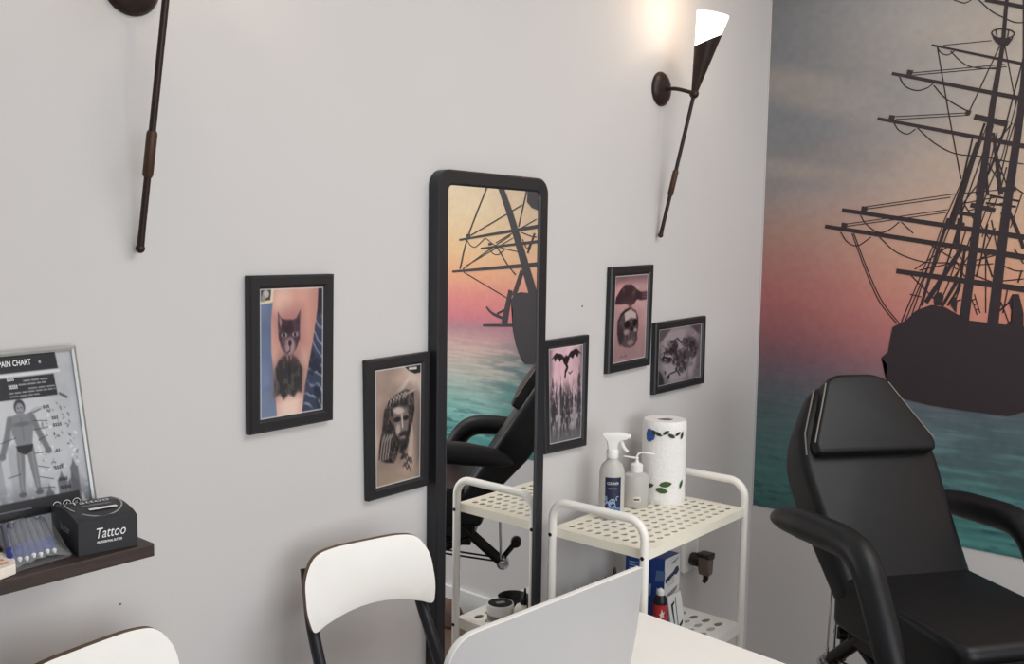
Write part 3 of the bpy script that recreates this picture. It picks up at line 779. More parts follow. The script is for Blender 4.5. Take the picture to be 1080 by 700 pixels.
def portrait_tattoo(U, V):
    P = Paint(U, V, (176, 152, 140))
    P.mul(.82+.36*fbm(U, V, 3, 41))
    P.put(sm(U, .80, .98)*sm(V, .1, .5), (98, 86, 80), .8)
    P.put(pol(U, V, [(0, .78), (.4, .86), (.7, .95), (1, .84), (1, 1), (0, 1)], .08), (150, 134, 116), .7)
    P.put(seg(U, V, [(.30, .30), (.62, .17), (.74, .10), (.86, .12)], .02, .04), (226, 210, 200), .7)
    P.put(ell(U, V, .85, .12, .22, .07, .8, .4), (206, 184, 172), .8)
    P.put(pol(U, V, [(.62, 0), (1, 0), (1, .075), (.86, .08), (.72, .045)], .008), (26, 26, 28))
    P.put(pol(U, V, [(.72, .018), (.90, .02), (.90, .042), (.72, .038)], .006), (210, 208, 204))
    n = fbm(U, V, 16, 51)
    hair = pol(U, V, [(.18, .36), (.28, .27), (.46, .23), (.66, .20), (.84, .24), (.86, .40), (.80, .52), (.76, .64), (.70, .70), (.60, .76), (.50, .73), (.40, .82), (.20, .80), (.06, .76), (.08, .64), (.14, .52)], .02)
    P.put(pol(U, V, [(.10, .34), (.40, .18), (.9, .2), (.9, .6), (.6, .85), (.05, .84)], .12), (112, 96, 88), .5)
    P.put(hair, (44, 38, 38)); P.put(hair*sm(n, .52, .66), (92, 80, 76), .6)
    P.put(pol(U, V, [(.38, .36), (.52, .33), (.68, .36), (.74, .44), (.70, .56), (.62, .64), (.54, .64), (.44, .57), (.38, .46)], .03), (118, 104, 98))
    P.put(ell(U, V, .50, .375, .12, .03, .6, .1), (196, 180, 170), .9)
    P.put(ell(U, V, .47, .45, .08, .022, .6), (34, 28, 30)); P.put(ell(U, V, .66, .45, .07, .02, .6), (34, 28, 30))
    P.put(seg(U, V, [(.57, .42), (.59, .52)], .014, .02), (206, 190, 180), .9)
    P.put(ell(U, V, .49, .54, .05, .05, .7), (182, 166, 156), .8)
    P.put(ell(U, V, .62, .59, .12, .03, .6), (36, 30, 32), .8); P.put(ell(U, V, .60, .615, .06, .012, .6), (150, 126, 120), .8)
    P.put(ell(U, V, .58, .69, .10, .06, .6), (48, 40, 40), .9)
    hm_ = hair*(1-pol(U, V, [(.36, .34), (.52, .31), (.70, .34), (.76, .44), (.72, .58), (.64, .68), (.52, .68), (.42, .58)], .04))
    P.put(hm_*sm(fbm(U, V, 26, 53), .50, .62), (24, 20, 22), .7)
    P.put(hm_*sm(fbm(U*1.5, V, 30, 57), .60, .70), (150, 136, 128), .5)
    rng = random.Random(4)
    for k in range(9):     # twisted band round the hair
        x = .28+.07*k
        P.put(seg(U, V, [(x-.05, .33-.012*k), (x, .26-.006*k+rng.uniform(-.01, .01)), (x+.06, .29-.01*k)], .007, .012), (176, 164, 156), .85)
    for k in range(4):     # fingers of the raised hand
        P.put(seg(U, V, [(.10+.055*k, .76), (.14+.06*k, .63-.01*k), (.19+.06*k, .58)], .018, .02), (150, 138, 132), .85)
        P.put(seg(U, V, [(.12+.055*k, .76), (.16+.06*k, .64-.01*k), (.21+.06*k, .58)], .006, .01), (28, 24, 26), .9)
    P.put(pol(U, V, [(.74, .62), (.80, .50), (.84, .62), (.80, .84), (.70, .80)], .03), (190, 170, 156), .8)
    for k in range(7):
        x, y = .60+.045*(k % 4), .80+.035*(k//2)
        P.put(seg(U, V, [(x, y), (x+.05, y-.03), (x+.08, y+.02)], .009, .012), (52, 46, 44), .85)
    P.put(ell(U, V, .60, .78, .06, .02, .5, -.3), (60, 46, 44))
    return P

def dragon_tattoo(U, V):
    P = Paint(U, V, (222, 184, 192))
    P.C = P.C*(1-sm(V, .35, .85)[..., None]) + np.array((128, 126, 128))*sm(V, .35, .85)[..., None]
    P.mul(.84+.32*fbm(U, V, 5, 61))
    P.put(sm(np.abs(U-.5), .3, .52)*(1-sm(V, .0, .6)), (126, 104, 116), .6)
    n = fbm(U*1.1, V*.6, 14, 71, 5)
    P.put(sm(V, .28, .55)*sm(n, .36, .54), (62, 56, 62), .85)
    P.put(sm(V, .40, .60)*sm(fbm(U, V, 30, 75), .45, .6), (50, 46, 52), .7)
    P.put(1-sm(np.minimum(U, 1-U), .0, .16), (96, 84, 92), .5)
    P.put((1-sm(V, .80, .99))*sm(V, .42, .5)*sm(fbm(U, V*.35, 20, 73), .56, .66), (196, 186, 190), .7)
    rng = random.Random(9)
    for x, y, w in ((.10, .26, .05), (.20, .36, .04), (.34, .30, .035), (.42, .42, .05), (.56, .46, .06), (.68, .40, .035), (.80, .34, .04), (.90, .20, .05)):
        P.put(pol(U, V, [(x-w, .72), (x-w*.8, y+.14), (x-w*.3, y+.08), (x, y), (x+w*.3, y+.08), (x+w*.8, y+.14), (x+w, .72)], .02)*sm(fbm(U, V, 18, 81), .30, .48), (58, 52, 58), .85)
    P.put(seg(U, V, [(.28, .32), (.31, .72)], .02, .03), (214, 204, 206), .5)
    # winged dragon across the top
    P.put(pol(U, V, [(.50, .13), (.36, .07), (.20, .05), (.05, .12), (.14, .10), (.17, .145), (.25, .105), (.31, .15), (.38, .12), (.44, .18), (.50, .19)], .012), (40, 34, 40))
    P.put(pol(U, V, [(.50, .13), (.62, .06), (.80, .03), (.97, .10), (.88, .085), (.84, .13), (.76, .09), (.70, .135), (.62, .11), (.56, .17), (.50, .19)], .012), (40, 34, 40))
    P.put(ell(U, V, .50, .14, .06, .05, .4), (34, 28, 34))
    P.put(seg(U, V, [(.48, .17), (.54, .22), (.48, .26), (.47, .31)], .022, .015), (34, 28, 34))
    P.put(seg(U, V, [(.58, .275), (.62, .29), (.68, .265)], .007, .01), (44, 36, 42))
    P.put(sm(V, .82, .97), (112, 112, 112), .7)
    return P

def skull_tattoo(U, V):
    P = Paint(U, V, (190, 150, 150))
    P.C = P.C*(1-sm(V, .5, 1.0)[..., None]*.6) + np.array((126, 104, 106))*(sm(V, .5, 1.0)[..., None]*.6)
    P.mul(.86+.28*fbm(U, V, 4, 91))
    P.put(1-sm(V, .0, .16), (92, 70, 74), .7)
    P.put(ell(U, V, .25, .20, .28, .10, .9), (232, 160, 158), .6); P.put(ell(U, V, .55, .36, .35, .10, .9), (224, 178, 174), .5)
    n = fbm(U, V, 12, 95)
    P.put(pol(U, V, [(0, .32), (.04, .24), (.16, .16), (.30, .105), (.50, .11), (.66, .17), (.78, .205), (1, .205), (1, .30), (.80, .305), (.68, .29), (.60, .335), (.48, .365), (.34, .33), (.16, .33)], .02), (52, 38, 44))
    P.put(pol(U, V, [(.30, .11), (.50, .115), (.66, .17), (.60, .24), (.3, .22), (.16, .18)], .05)*sm(n, .45, .65), (110, 80, 84), .7)
    for k in range(3): P.put(seg(U, V, [(.84, .215+.028*k), (1, .212+.03*k)], .006, .012), (150, 116, 118), .8)
    P.put(pol(U, V, [(.42, .36), (.50, .36), (.56, .40), (.42, .41)], .02), (80, 60, 64), .8)
    sk = pol(U, V, [(.10, .52), (.18, .44), (.32, .39), (.50, .38), (.66, .42), (.74, .50), (.76, .60), (.72, .68), (.74, .76), (.66, .83), (.50, .85), (.32, .83), (.18, .78), (.10, .66)], .02)
    P.put(ell(U, V, .42, .62, .42, .28, .8), (150, 112, 114), .6)
    P.put(sk, (84, 70, 73)); P.put(sk*sm(n, .5, .64), (58, 46, 50), .7)
    P.put(pol(U, V, [(.30, .42), (.50, .40), (.66, .45), (.68, .52), (.50, .50), (.34, .54)], .03), (214, 190, 184), .85)
    P.put(seg(U, V, [(.14, .52), (.24, .44), (.44, .39)], .012, .012), (34, 26, 30))
    P.put(ell(U, V, .40, .57, .09, .045, .4), (26, 20, 24)); P.put(ell(U, V, .64, .56, .075, .045, .4), (26, 20, 24))
    P.put(pol(U, V, [(.53, .60), (.58, .60), (.60, .655), (.52, .655)], .015), (24, 18, 22))
    P.put(ell(U, V, .38, .66, .09, .03, .7), (170, 148, 146), .8); P.put(ell(U, V, .66, .65, .05, .02, .7), (176, 152, 150), .8)
    P.put(pol(U, V, [(.40, .70), (.68, .69), (.66, .74), (.42, .75)], .012), (30, 24, 28))
    for k in range(6): P.put(seg(U, V, [(.44+.04*k, .70), (.445+.038*k, .74)], .01, .01), (160, 140, 138), .7)
    P.put(ell(U, V, .52, .79, .10, .035, .6), (150, 130, 128), .8)
    P.put(ell(U, V, .22, .70, .09, .10, .6), (50, 40, 44), .8)
    for x in (.26, .38): P.put(seg(U, V, [(x-.05, .945), (x, .93), (x+.04, .945)], .008, .012), (96, 76, 80), .7)
    return P

def rose_tattoo(U, V):
    P = Paint(U, V, (118, 110, 113))
    P.mul(.88+.24*fbm(U, V, 4, 101))
    P.put(pol(U, V, [(.05, .10), (.30, .02), (.66, .02), (.94, .14), (.96, .50), (.80, .95), (.30, 1.0), (.10, .7)], .12), (158, 148, 151))
    P.put(pol(U, V, [(0, 0), (.28, 0), (.10, .18), (0, .26)], .04), (84, 78, 80)); P.put(pol(U, V, [(.72, 0), (1, 0), (1, .20), (.90, .16)], .04), (72, 66, 70))
    P.put(pol(U, V, [(0, .70), (.10, .82), (.16, 1), (0, 1)], .03), (46, 42, 46)); P.put(sm(U, .88, 1.0), (96, 90, 94), .6)
    n = fbm(U, V, 10, 103)
    for cx, cy, r in ((.22, .42, .19), (.72, .42, .20), (.46, .56, .15), (.56, .74, .10), (.34, .33, .10)):
        m = ell(U, V, cx, cy, r, r*1.05, .35)*sm(n, .30, .48)
        P.put(m, (66, 58, 62), .85)
        a = np.arctan2(V-cy, U-cx); d = np.hypot(U-cx, V-cy)
        P.put(ell(U, V, cx, cy, r, r, .3)*sm(fbm(U+.03*np.cos(a*3), V+.03*np.sin(a*2+d*30), 17, 107), .50, .60), (26, 22, 26), .85)
        P.put(ell(U, V, cx, cy, r*.9, r*.9, .3)*sm(fbm(U+.04*np.sin(a*2+d*40), V, 22, 109), .60, .70), (150, 142, 144), .6)
    P.put(ell(U, V, .72, .55, .26, .40, .8)*sm(fbm(U, V, 9, 111), .35, .6), (70, 62, 66), .6)
    for pts in ([(.46, .66), (.40, .80), (.28, .82)], [(.55, .62), (.62, .80)], [(.40, .74), (.50, .88)], [(.30, .26), (.42, .20), (.50, .28)], [(.52, .30), (.58, .22), (.66, .27)]):
        P.put(seg(U, V, pts, .014, .015), (44, 38, 42), .9)
    P.put(ell(U, V, .24, .87, .025, .05, .4, .5), (30, 26, 30)); P.put(ell(U, V, .16, .78, .02, .03, .4), (60, 54, 58))
    return P

picture([(.9163, 1.4919), (1.1012, 1.4924), (1.0982, 1.2268), (.9147, 1.224)], .0225, 'black framed photo of an arm tattoo of a cat wearing a suit', cat_tattoo, 100, 150)
picture([(1.1729, 1.3283), (1.3455, 1.3328), (1.3427, 1.0594), (1.1778, 1.0573)], .0215, 'black framed photo of a grey portrait tattoo of a bearded man, left of the mirror', portrait_tattoo, 100, 160)
picture([(1.7086, 1.3289), (1.8963, 1.3323), (1.8947, 1.0563), (1.7234, 1.0602)], .0215, 'black framed photo of a dragon over castle spires, behind the right edge of the mirror', dragon_tattoo, 100, 150)
picture([(1.9798, 1.4964), (2.1858, 1.5021), (2.181, 1.2323), (1.9745, 1.2263)], .0235, 'narrow black framed photo of a pink toned skull tattoo below the lit sconce', skull_tattoo, 90, 140)
picture([(2.1991, 1.3439), (2.4817, 1.3509), (2.4839, 1.1521), (2.2, 1.1476)], .0205, 'small squarish black framed photo of grey rose tattoos, nearest the mural', rose_tattoo, 110, 90)

# ------------------------------------------------------------------ mirror
mx0, mx1, mz0, mz1 = 1.352, 1.705, .32, 1.698
t = thing('wall_mirror', 'tall black framed mirror with rounded corners hanging on the back wall', 'mirror', ((mx0+mx1)/2, 0, mz0))
bm = bmesh.new()
o_ = rounded(mx0, mx1, mz0, mz1, .034, 8); i_ = rounded(mx0+.030, mx1-.034, mz0+.032, mz1-.031, .010, 8)
def ringv(pts, y): return [bm.verts.new((x, y, z)) for x, z in pts]
lerp = lambda A_, B_, k: [(a[0]*(1-k)+b[0]*k, a[1]*(1-k)+b[1]*k) for a, b in zip(A_, B_)]
rings = [ringv(o_, -.002), ringv(o_, -.027), ringv(lerp(o_, i_, .10), -.030), ringv(lerp(o_, i_, .85), -.030), ringv(i_, -.027), ringv(i_, -.002)]
for a, b in zip(rings, rings[1:]+rings[:1]):
    for j in range(len(a)): bm.faces.new((a[j], a[(j+1) % len(a)], b[(j+1) % len(a)], b[j]))
obj('frame', bm, M_MIRFRAME, t, True, world=True, angle=30)
bm = bmesh.new()
vs = [bm.verts.new((x, -.0262, z)) for x, z in lerp(i_, o_, .08)]; vb = [bm.verts.new((x, -.012, z)) for x, z in lerp(i_, o_, .08)]
bm.faces.new(vs); bm.faces.new(vb[::-1])
for j in range(len(vs)): bm.faces.new((vs[j], vb[j], vb[(j+1) % len(vs)], vs[(j+1) % len(vs)]))
obj('mirror_glass', bm, M_MIRROR, t, False, world=True)

# ------------------------------------------------------------------ wall sconces
def sconce(x, z, label):
    t = thing('wall_sconce', label, 'lamp', (x, 0, z), group='torch shaped wall sconces')
    MY = Matrix.Rotation(math.radians(90), 4, 'X')          # local z -> -y
    bm = bmesh.new(); lathe(bm, [(0, .020), (.012, .0195), (.028, .016), (.040, .010), (.045, .004), (.045, .001), (0, .001)], MY, 32)
    obj('backplate', bm, M_BRONZE, t)
    J = Vector((0, -.102, -.021)); Bt = Vector((0, -.014, -.386))
    ax = (J-Bt).normalized()
    bm = bmesh.new(); tube(bm, catmull([(0, -.016, -.001), (0, -.05, -.004), (0, -.09, -.016), J]), .0052, 10); obj('arm', bm, M_BRONZE, t)
    bm = bmesh.new(); bmesh.ops.create_uvsphere(bm, u_segments=16, v_segments=10, radius=.0125, matrix=Matrix.Translation(J)); obj('joint', bm, M_BRONZE, t)
    L = (J-Bt).length
    bm = bmesh.new(); tube(bm, [Bt, Bt+ax*.03, Bt+ax*.1, J], [.0058, .0052, .0052, .0052], 10)
    bmesh.ops.create_uvsphere(bm, u_segments=10, v_segments=8, radius=.0072, matrix=Matrix.Translation(Bt))
    obj('rod', bm, M_BRONZE, t)
    bm = bmesh.new(); tube(bm, [Bt+ax*.108, Bt+ax*.112, Bt+ax*.172, Bt+ax*.176], [.0062, .0078, .0078, .0062], 12); obj('sleeve', bm, M_SLEEVE, t)
    xx = Vector((1, 0, 0)); yy = ax.cross(xx)
    n = 40
    R_ = lambda s: .0075 + (.0435-.0075)*s/.202
    bm = bmesh.new(); rings = []
    for side in (0, 1):
        for k in range(7):
            ring = []
            for j in range(n):
                a = 2*math.pi*j/n
                d = xx*math.cos(a)+yy*math.sin(a)
                end = .136 + .021*(d.x*.64 - d.y*.77)
                kk = k if side == 0 else 6-k
                s_ = end*kk/6
                ring.append(bm.verts.new(J+ax*s_+d*(R_(s_)-(.0012 if side else 0))))
            rings.append(ring)
    for a, b in zip(rings, rings[1:]+rings[:1]):
        for j in range(n): bm.faces.new((a[j], a[(j+1) % n], b[(j+1) % n], b[j]))
    obj('shade', bm, M_BRONZE, t)
    bm = bmesh.new(); rings = []
    for s_, dr in ((.09, -.0018), (.13, -.0018), (.16, -.0018), (.200, -.0016), (.202, -.003), (.16, -.0036), (.09, -.0036)):
        rings.append([bm.verts.new(J+ax*s_+(xx*math.cos(2*math.pi*j/n)+yy*math.sin(2*math.pi*j/n))*(R_(s_)+dr)) for j in range(n)])
    for a, b in zip(rings, rings[1:]+rings[:1]):
        for j in range(n): bm.faces.new((a[j], a[(j+1) % n], b[(j+1) % n], b[j]))
    obj('glass_diffuser', bm, M_GLOW, t, label='glowing white glass top of the shade')
    d = bpy.data.lights.new('sconce_bulb', 'POINT'); d.energy = 1.1; d.color = (1, .70, .44); d.shadow_soft_size = .006
    o = bpy.data.objects.new('sconce_bulb', d); COL.objects.link(o); o.location = Vector(t.location)+J+ax*.255
    return t
sconce(2.216, 1.967, 'dark bronze torch wall sconce with lit white glass top, beside the mural')
sconce(.732, 1.922, 'dark bronze wall sconce at upper left, its shade above the picture, rod hanging down')

# ------------------------------------------------------------------ floating shelf and what stands on it
ZS = 1.14
bm = bmesh.new(); box(bm, ((.65-.30)/2, -.0935, ZS-.009), (.95, .185, .018), bevel=.0015)
tag(obj('wall_shelf', bm, M_WOOD, None, False), 'dark stained wooden shelf board on the back wall at left', 'shelf')

c0 = [(.434, -.013, 1.393), (.629, -.013, 1.397), (.635, -.062, ZS+.001), (.440, -.062, ZS+.001)]
t = thing('poster_frame', 'silver framed grey tattoo pain chart leaning on the wall shelf', 'poster', (.542, -.06, ZS))
C0 = [Vector(p) for p in c0]
nrm = (C0[1]-C0[0]).cross(C0[3]-C0[0]).normalized()
if nrm.y > 0: nrm = -nrm
def bil(u, v, off=0.): return C0[0]*(1-u)*(1-v)+C0[1]*u*(1-v)+C0[2]*u*v+C0[3]*(1-u)*v + nrm*off
CW, CH = .195, .262
bm = bmesh.new(); rings = []
for (u, v) in ((0, 0), (1, 0), (1, 1), (0, 1)):
    du, dv = .0065/CW*(1 if u == 0 else -1), .0065/CH*(1 if v == 0 else -1)
    rings.append([bm.verts.new(bil(u, v, -.008)), bm.verts.new(bil(u, v, .004)), bm.verts.new(bil(u+du*.5, v+dv*.5, .0055)), bm.verts.new(bil(u+du, v+dv, .004)), bm.verts.new(bil(u+du, v+dv, -.008))])
for i in range(4):
    a, b = rings[i], rings[(i+1) % 4]
    for j in range(5): bm.faces.new((a[j], a[(j+1) % 5], b[(j+1) % 5], b[j]))
obj('frame', bm, M_SILVER, t, False, world=True)
bm = bmesh.new()
v = [bm.verts.new(bil(a, b, k)) for k in (-.001, -.007) for a, b in ((.02, .015), (.98, .015), (.98, .985), (.02, .985))]
for f_ in ((0, 1, 2, 3), (7, 6, 5, 4), (0, 4, 5, 1), (1, 5, 6, 2), (2, 6, 7, 3), (3, 7, 4, 0)): bm.faces.new([v[i] for i in f_])
obj('backing_board', bm, M_PLY, t, False, world=True)
def chart(U, V):
    P = Paint(U, V, (188, 190, 194))
    P.mul(.92+.16*fbm(U, V, 7, 201))
    P.put(ell(U, V, .55, .42, .30, .24, .8), (206, 208, 210), .7)
    for k in range(16):    # faint arcs of the backdrop
        P.put(seg(U, V, [(.36+.01*k, .62-.016*k), (.44+.016*k, .42-.008*k), (.58+.012*k, .36-.004*k)], .002, .006), (150, 152, 158), .6)
    P.put(pol(U, V, [(.30, .44), (.38, .44), (.40, .84), (.28, .84)], .01), (140, 142, 148), .6)
    P.put(pol(U, V, [(.44, .50), (.50, .48), (.52, .84), (.44, .84)], .02), (156, 158, 164), .6)
    P.put(sm(V, .66, .84)*sm(fbm(U, V, 12, 207), .44, .6), (110, 112, 118), .8)
    for x, y, w in ((.14, .70, .05), (.24, .76, .04), (.80, .72, .035), (.88, .74, .04), (.90, .66, .03), (.70, .78, .03)):
        P.put(pol(U, V, [(x-w, y), (x-w*.4, y-.02), (x, y-.05), (x+w*.5, y-.01), (x+w, y), (x+w, .86), (x-w, .86)], .01), (84, 86, 92), .8)
    rng = random.Random(8)
    for k in range(70):
        x, y = rng.uniform(.64, .96), rng.uniform(.28, .66); a = rng.uniform(0, 3); r = rng.uniform(.004, .016)
        P.put(seg(U, V, [(x, y), (x+r*math.cos(a), y+r*math.sin(a))], r*.45, .006), (104, 106, 112) if k % 3 else (232, 233, 235), .7)
    def person(cx, face):
        V = P.V+.048
        sk = (128, 130, 134); dk = (62, 62, 66)
        P.put(pol(U, V, [(cx-.085, .385), (cx-.03, .375), (cx+.03, .375), (cx+.085, .385), (cx+.075, .47), (cx+.055, .55), (cx-.055, .55), (cx-.075, .47)], .008), sk)
        for s in (-1, 1):
            P.put(seg(U, V, [(cx+s*.082, .40), (cx+s*.115, .49), (cx+s*.155, .57)], .020, .010), (116, 118, 122))
            P.put(ell(U, V, cx+s*.165, .592, .024, .02, .4), (110, 112, 116))
            P.put(pol(U, V, [(cx+s*.004, .56), (cx+s*.062, .55), (cx+s*.07, .66), (cx+s*.075, .80), (cx+s*.04, .80), (cx+s*.02, .68)], .008), (120, 122, 126))
            P.put(ell(U, V, cx+s*.06, .812, .028, .014, .4), (86, 88, 92))
            P.put(seg(U, V, [(cx+s*.045, .58), (cx+s*.055, .78)], .006, .014), (160, 162, 166), .6)
        P.put(pol(U, V, [(cx-.062, .545), (cx+.062, .545), (cx+.05, .58), (cx, .60), (cx-.05, .58)], .006), (34, 34, 38))
        P.put(ell(U, V, cx, .335, .040, .042, .2), dk)
        if face:
            P.put(ell(U, V, cx, .345, .028, .032, .3), (146, 148, 152))
            for s in (-1, 1): P.put(ell(U, V, cx+s*.012, .34, .006, .004, .5), (40, 40, 44))
            P.put(seg(U, V, [(cx-.008, .362), (cx+.008, .362)], .002, .004), (60, 60, 64))
            P.put(ell(U, V, cx, .43, .06, .012, .8), (92, 94, 98), .7)
        P.put(seg(U, V, [(cx, .40), (cx, .52)], .003, .012), (92, 94, 98), .6)
    V = V+.048
    person(.20, False); person(.565, True)
    for x0, y0, x1, y1 in ((.62, .38, .71, .36), (.65, .42, .75, .43), (.64, .47, .75, .465), (.67, .53, .74, .51), (.63, .60, .72, .60), (.64, .67, .72, .69), (.64, .73, .74, .755), (.62, .79, .74, .80), (.51, .50, .40, .52), (.51, .70, .42, .71)):
        P.put(seg(U, V, [(x0, y0), (x1, y1)], .0025, .004), (60, 62, 68), .8)
    V = P.V
    P.put(pol(U, V, [(-.1, -.005), (.875, -.005), (.885, .098), (-.1, .098)], .006), (36, 37, 42))
    P.put(seg(U, V, [(0, .111), (.89, .111)], .007, .006), (226, 228, 230), .8)
    P.put(pol(U, V, [(-.1, .125), (.845, .125), (.855, .245), (-.1, .245)], .006), (38, 39, 44))
    P.put(ell(U, V, .755, .052, .009, .008, .4), (190, 192, 196))
    P.put(seg(U, V, [(.87, .24), (.92, .265)], .007, .008), (84, 86, 92))
    P.put(pol(U, V, [(-.1, .795), (.915, .795), (.915, .890), (-.1, .890)], .006), (30, 31, 36))
    P.put(seg(U, V, [(.02, .842), (.55, .842)], .002, .004), (170, 172, 176))
    V = P.V+.040
    rng = random.Random(5)      # lines too small to read
    for y, x0, x1 in ((.188, .62, .80), (.207, .51, .78), (.232, .65, .84), (.249, .51, .84), (.268, .51, .72), (.20, .03, .36), (.218, .03, .36), (.243, .03, .34), (.262, .03, .37)):
        x = x0
        while x < x1:
            w = rng.uniform(.02, .06); P.put(seg(U, V, [(x, y), (min(x+w, x1), y)], .0038, .004), (186, 188, 192), .8); x += w+.014
    return P
X, U, V = quadgrid([bil(.03, .02, .0005), bil(.97, .02, .0005), bil(.97, .98, .0005), bil(.03, .98, .0005)], 150, 220)
gridmesh('print', X, chart(U, V).C, print_mat('chart_print', .25, .3), t)
dx = (C0[1]-C0[0]).normalized(); dy = (C0[0]-C0[3]).normalized()
def onchart(u, v, off=.0012): return basis(bil(u, v, off), dx, dy)
text('TATTOO PAIN CHART', .0112, onchart(.485, .066), M_INKW, t, sx=.66, bold=.00012)
text('$$$$', .0064, onchart(.50, .148), M_INKW, t, sx=.7, align='LEFT'); text('$$$$$', .0064, onchart(.505, .190), M_INKW, t, sx=.7, align='LEFT')
for u, v, s in ((.74, .312, '$$$'), (.79, .377, '$$$'), (.80, .415, '$$$$'), (.77, .462, '$'), (.78, .552, '$$'), (.77, .642, '$$$$'), (.79, .707, '$$$$'), (.80, .752, '$$$$$')):
    text(s, .0066, onchart(u, v), M_BASE, t, sx=.85)
for u, s in ((.72, 'o'), (.79, 'f'), (.86, '='),):
    bm = bmesh.new(); M = onchart(u, .843); n = 20
    for j in range(n):
        a, b = 2*math.pi*j/n, 2*math.pi*(j+1)/n
        q = [bm.verts.new(M @ Vector((r*math.cos(w), r*math.sin(w), 0))) for r, w in ((.0058, a), (.0058, b), (.0049, b), (.0049, a))]
        bm.faces.new(q)
    obj('emblem_ring', bm, M_INKW, t, False, world=True)
    text(s, .0075, M, M_INKW, t)

# black box of butter sachets with a domed lid
BR = math.radians(-8)
t = thing('product_box', 'black cardboard box with white Tattoo lettering on the wall shelf', 'box', (.555, -.168, ZS), BR)
bw, bd, bh = .076, .112, .044
bm = bmesh.new()
prof = [(0, bh-.002)] + [(bd*k/10, bh+.0065*math.sin(math.pi*k/10)) for k in range(1, 10)] + [(bd, bh-.002)]
ring = [(0, .0005), *[(a, b) for a, b in prof], (bd, .0005)]
L_ = [bm.verts.new((0, a, b)) for a, b in ring]; R2 = [bm.verts.new((bw, a, b)) for a, b in ring]
bm.faces.new(L_); bm.faces.new(R2[::-1])
for j in range(len(ring)): bm.faces.new((L_[j], L_[(j+1) % len(ring)], R2[(j+1) % len(ring)], R2[j]))
obj('carton', bm, M_BOXBLACK, t, True, angle=25)
bm = bmesh.new(); box(bm, (bw/2, -.0004, bh-.004), (bw*.98, .0008, .008)); box(bm, (bw/2, -.001, bh-.0065), (.010, .0008, .007)); obj('lid_flap', bm, M_BOXBLACK, t, False)
Tm = Matrix.Translation(t.location) @ Matrix.Rotation(BR, 4, 'Z')
text('Tattoo', .0195, Tm @ basis((.040, -.0012, .026), (1, 0, .0), (0, 0, 1)), M_INKW, t, shear=.25, sx=.72)
text('PROFESSIONAL BUTTER', .0042, Tm @ basis((.039, -.0012, .0145), (1, 0, 0), (0, 0, 1)), M_INKW, t, sx=.72, bold=.0001)
text('butter', .0150, Tm @ basis((-.0006, .052, .026), (0, -1, 0), (0, 0, 1)), M_INKG, t, sx=1.0)
zt = lambda y: bh-.002+.0088*math.sin(math.pi*y/bd) + .0012
text('Tattoo', .026, Tm @ basis((.037, .072, zt(.072)), (1, 0, 0), (0, 1, -.06)), M_INKW, t, shear=.25, sx=.7)
text('PROFESSIONAL', .0085, Tm @ basis((.040, .050, zt(.050)), (1, 0, 0), (0, 1, .06)), M_INKG, t, sx=.66)
bm = bmesh.new()
box(bm, (.043, .034, zt(.034)+.0002), (.036, .008, .0004)); obj('print_bar', bm, M_INKW, t, False)
bm = bmesh.new(); n = 40
for j in range(n):
    a, b = 2*math.pi*j/n, 2*math.pi*(j+1)/n
    if j in (3, 4, 5, 23, 24): continue
    P_ = lambda r, w: (bw/2+.035*r*math.cos(w), .056+.046*r*math.sin(w))
    q = [P_(1, a), P_(1, b), P_(.95, b), P_(.95, a)]
    bm.faces.new([bm.verts.new((x, y, zt(y))) for x, y in q])
obj('print_oval', bm, M_INKG, t, False)

# clear pouch with blue gripped pens
t = thing('pen_pouch', 'clear plastic pouch holding pens, in front of the pain chart', 'pouch', (.545, -.10, ZS))
bm = bmesh.new(); rows = []
rng = random.Random(3)
front = (Vector((.470, -.172, ZS+.0012)), Vector((.550, -.160, ZS+.0012))); back = (Vector((.490, -.078, ZS+.0012)), Vector((.560, -.075, ZS+.0012)))
nx, ny = 18, 14
for top in (1, 0):
    for i in range(ny):
        row = []
        for j in range(nx):
            u, v = j/(nx-1), i/(ny-1)
            p = (front[0]*(1-u)+front[1]*u)*(1-v) + (back[0]*(1-u)+back[1]*u)*v
            if top: p = p + Vector((0, 0, .030*v + .017*(math.sin(math.pi*min(u*1.06, 1))**.6)*(math.sin(math.pi*(v*.86+.07))**.5) + rng.uniform(0, .0022)))
            row.append(bm.verts.new(p))
        rows.append(row)
for blk in (rows[:ny], rows[ny:]):
    for a, b in zip(blk, blk[1:]):
        for j in range(nx-1): bm.faces.new((a[j], a[j+1], b[j+1], b[j]))
obj('film', bm, M_FILM, t, True, world=True, angle=80)
penpos = []
for k in range(7):
    u = .10+.115*k
    f0 = front[0]*(1-u)+front[1]*u + Vector((0, .012, .0065+.0015*(k % 2))); b0 = back[0]*(1-u)+back[1]*u + Vector((0, -.006, .036))
    penpos.append((f0, b0))
words = ['leftmost', 'second', 'third', 'middle', 'fifth', 'sixth', 'rightmost']
for k, (f0, b0) in enumerate(penpos):
    d = (b0-f0)
    p = thing('pen', 'smoky pen with a blue grip in the clear pouch, %s of the seven' % words[k], 'pen', tuple(f0), group='pens in the clear pouch')
    bm = bmesh.new(); tube(bm, [f0+d*.36, f0+d*.95, f0+d], [.0045, .0045, .003], 10); obj('barrel', bm, M_PENCLEAR, p, world=True)
    bm = bmesh.new(); tube(bm, [f0+d*.10, f0+d*.13, f0+d*.36], [.0030, .0049, .0049], 10); obj('grip', bm, M_PENBLUE, p, world=True)
    bm = bmesh.new(); tube(bm, [f0, f0+d*.07], [.0012, .0030], 8); obj('tip', bm, M_INKW, p, world=True)

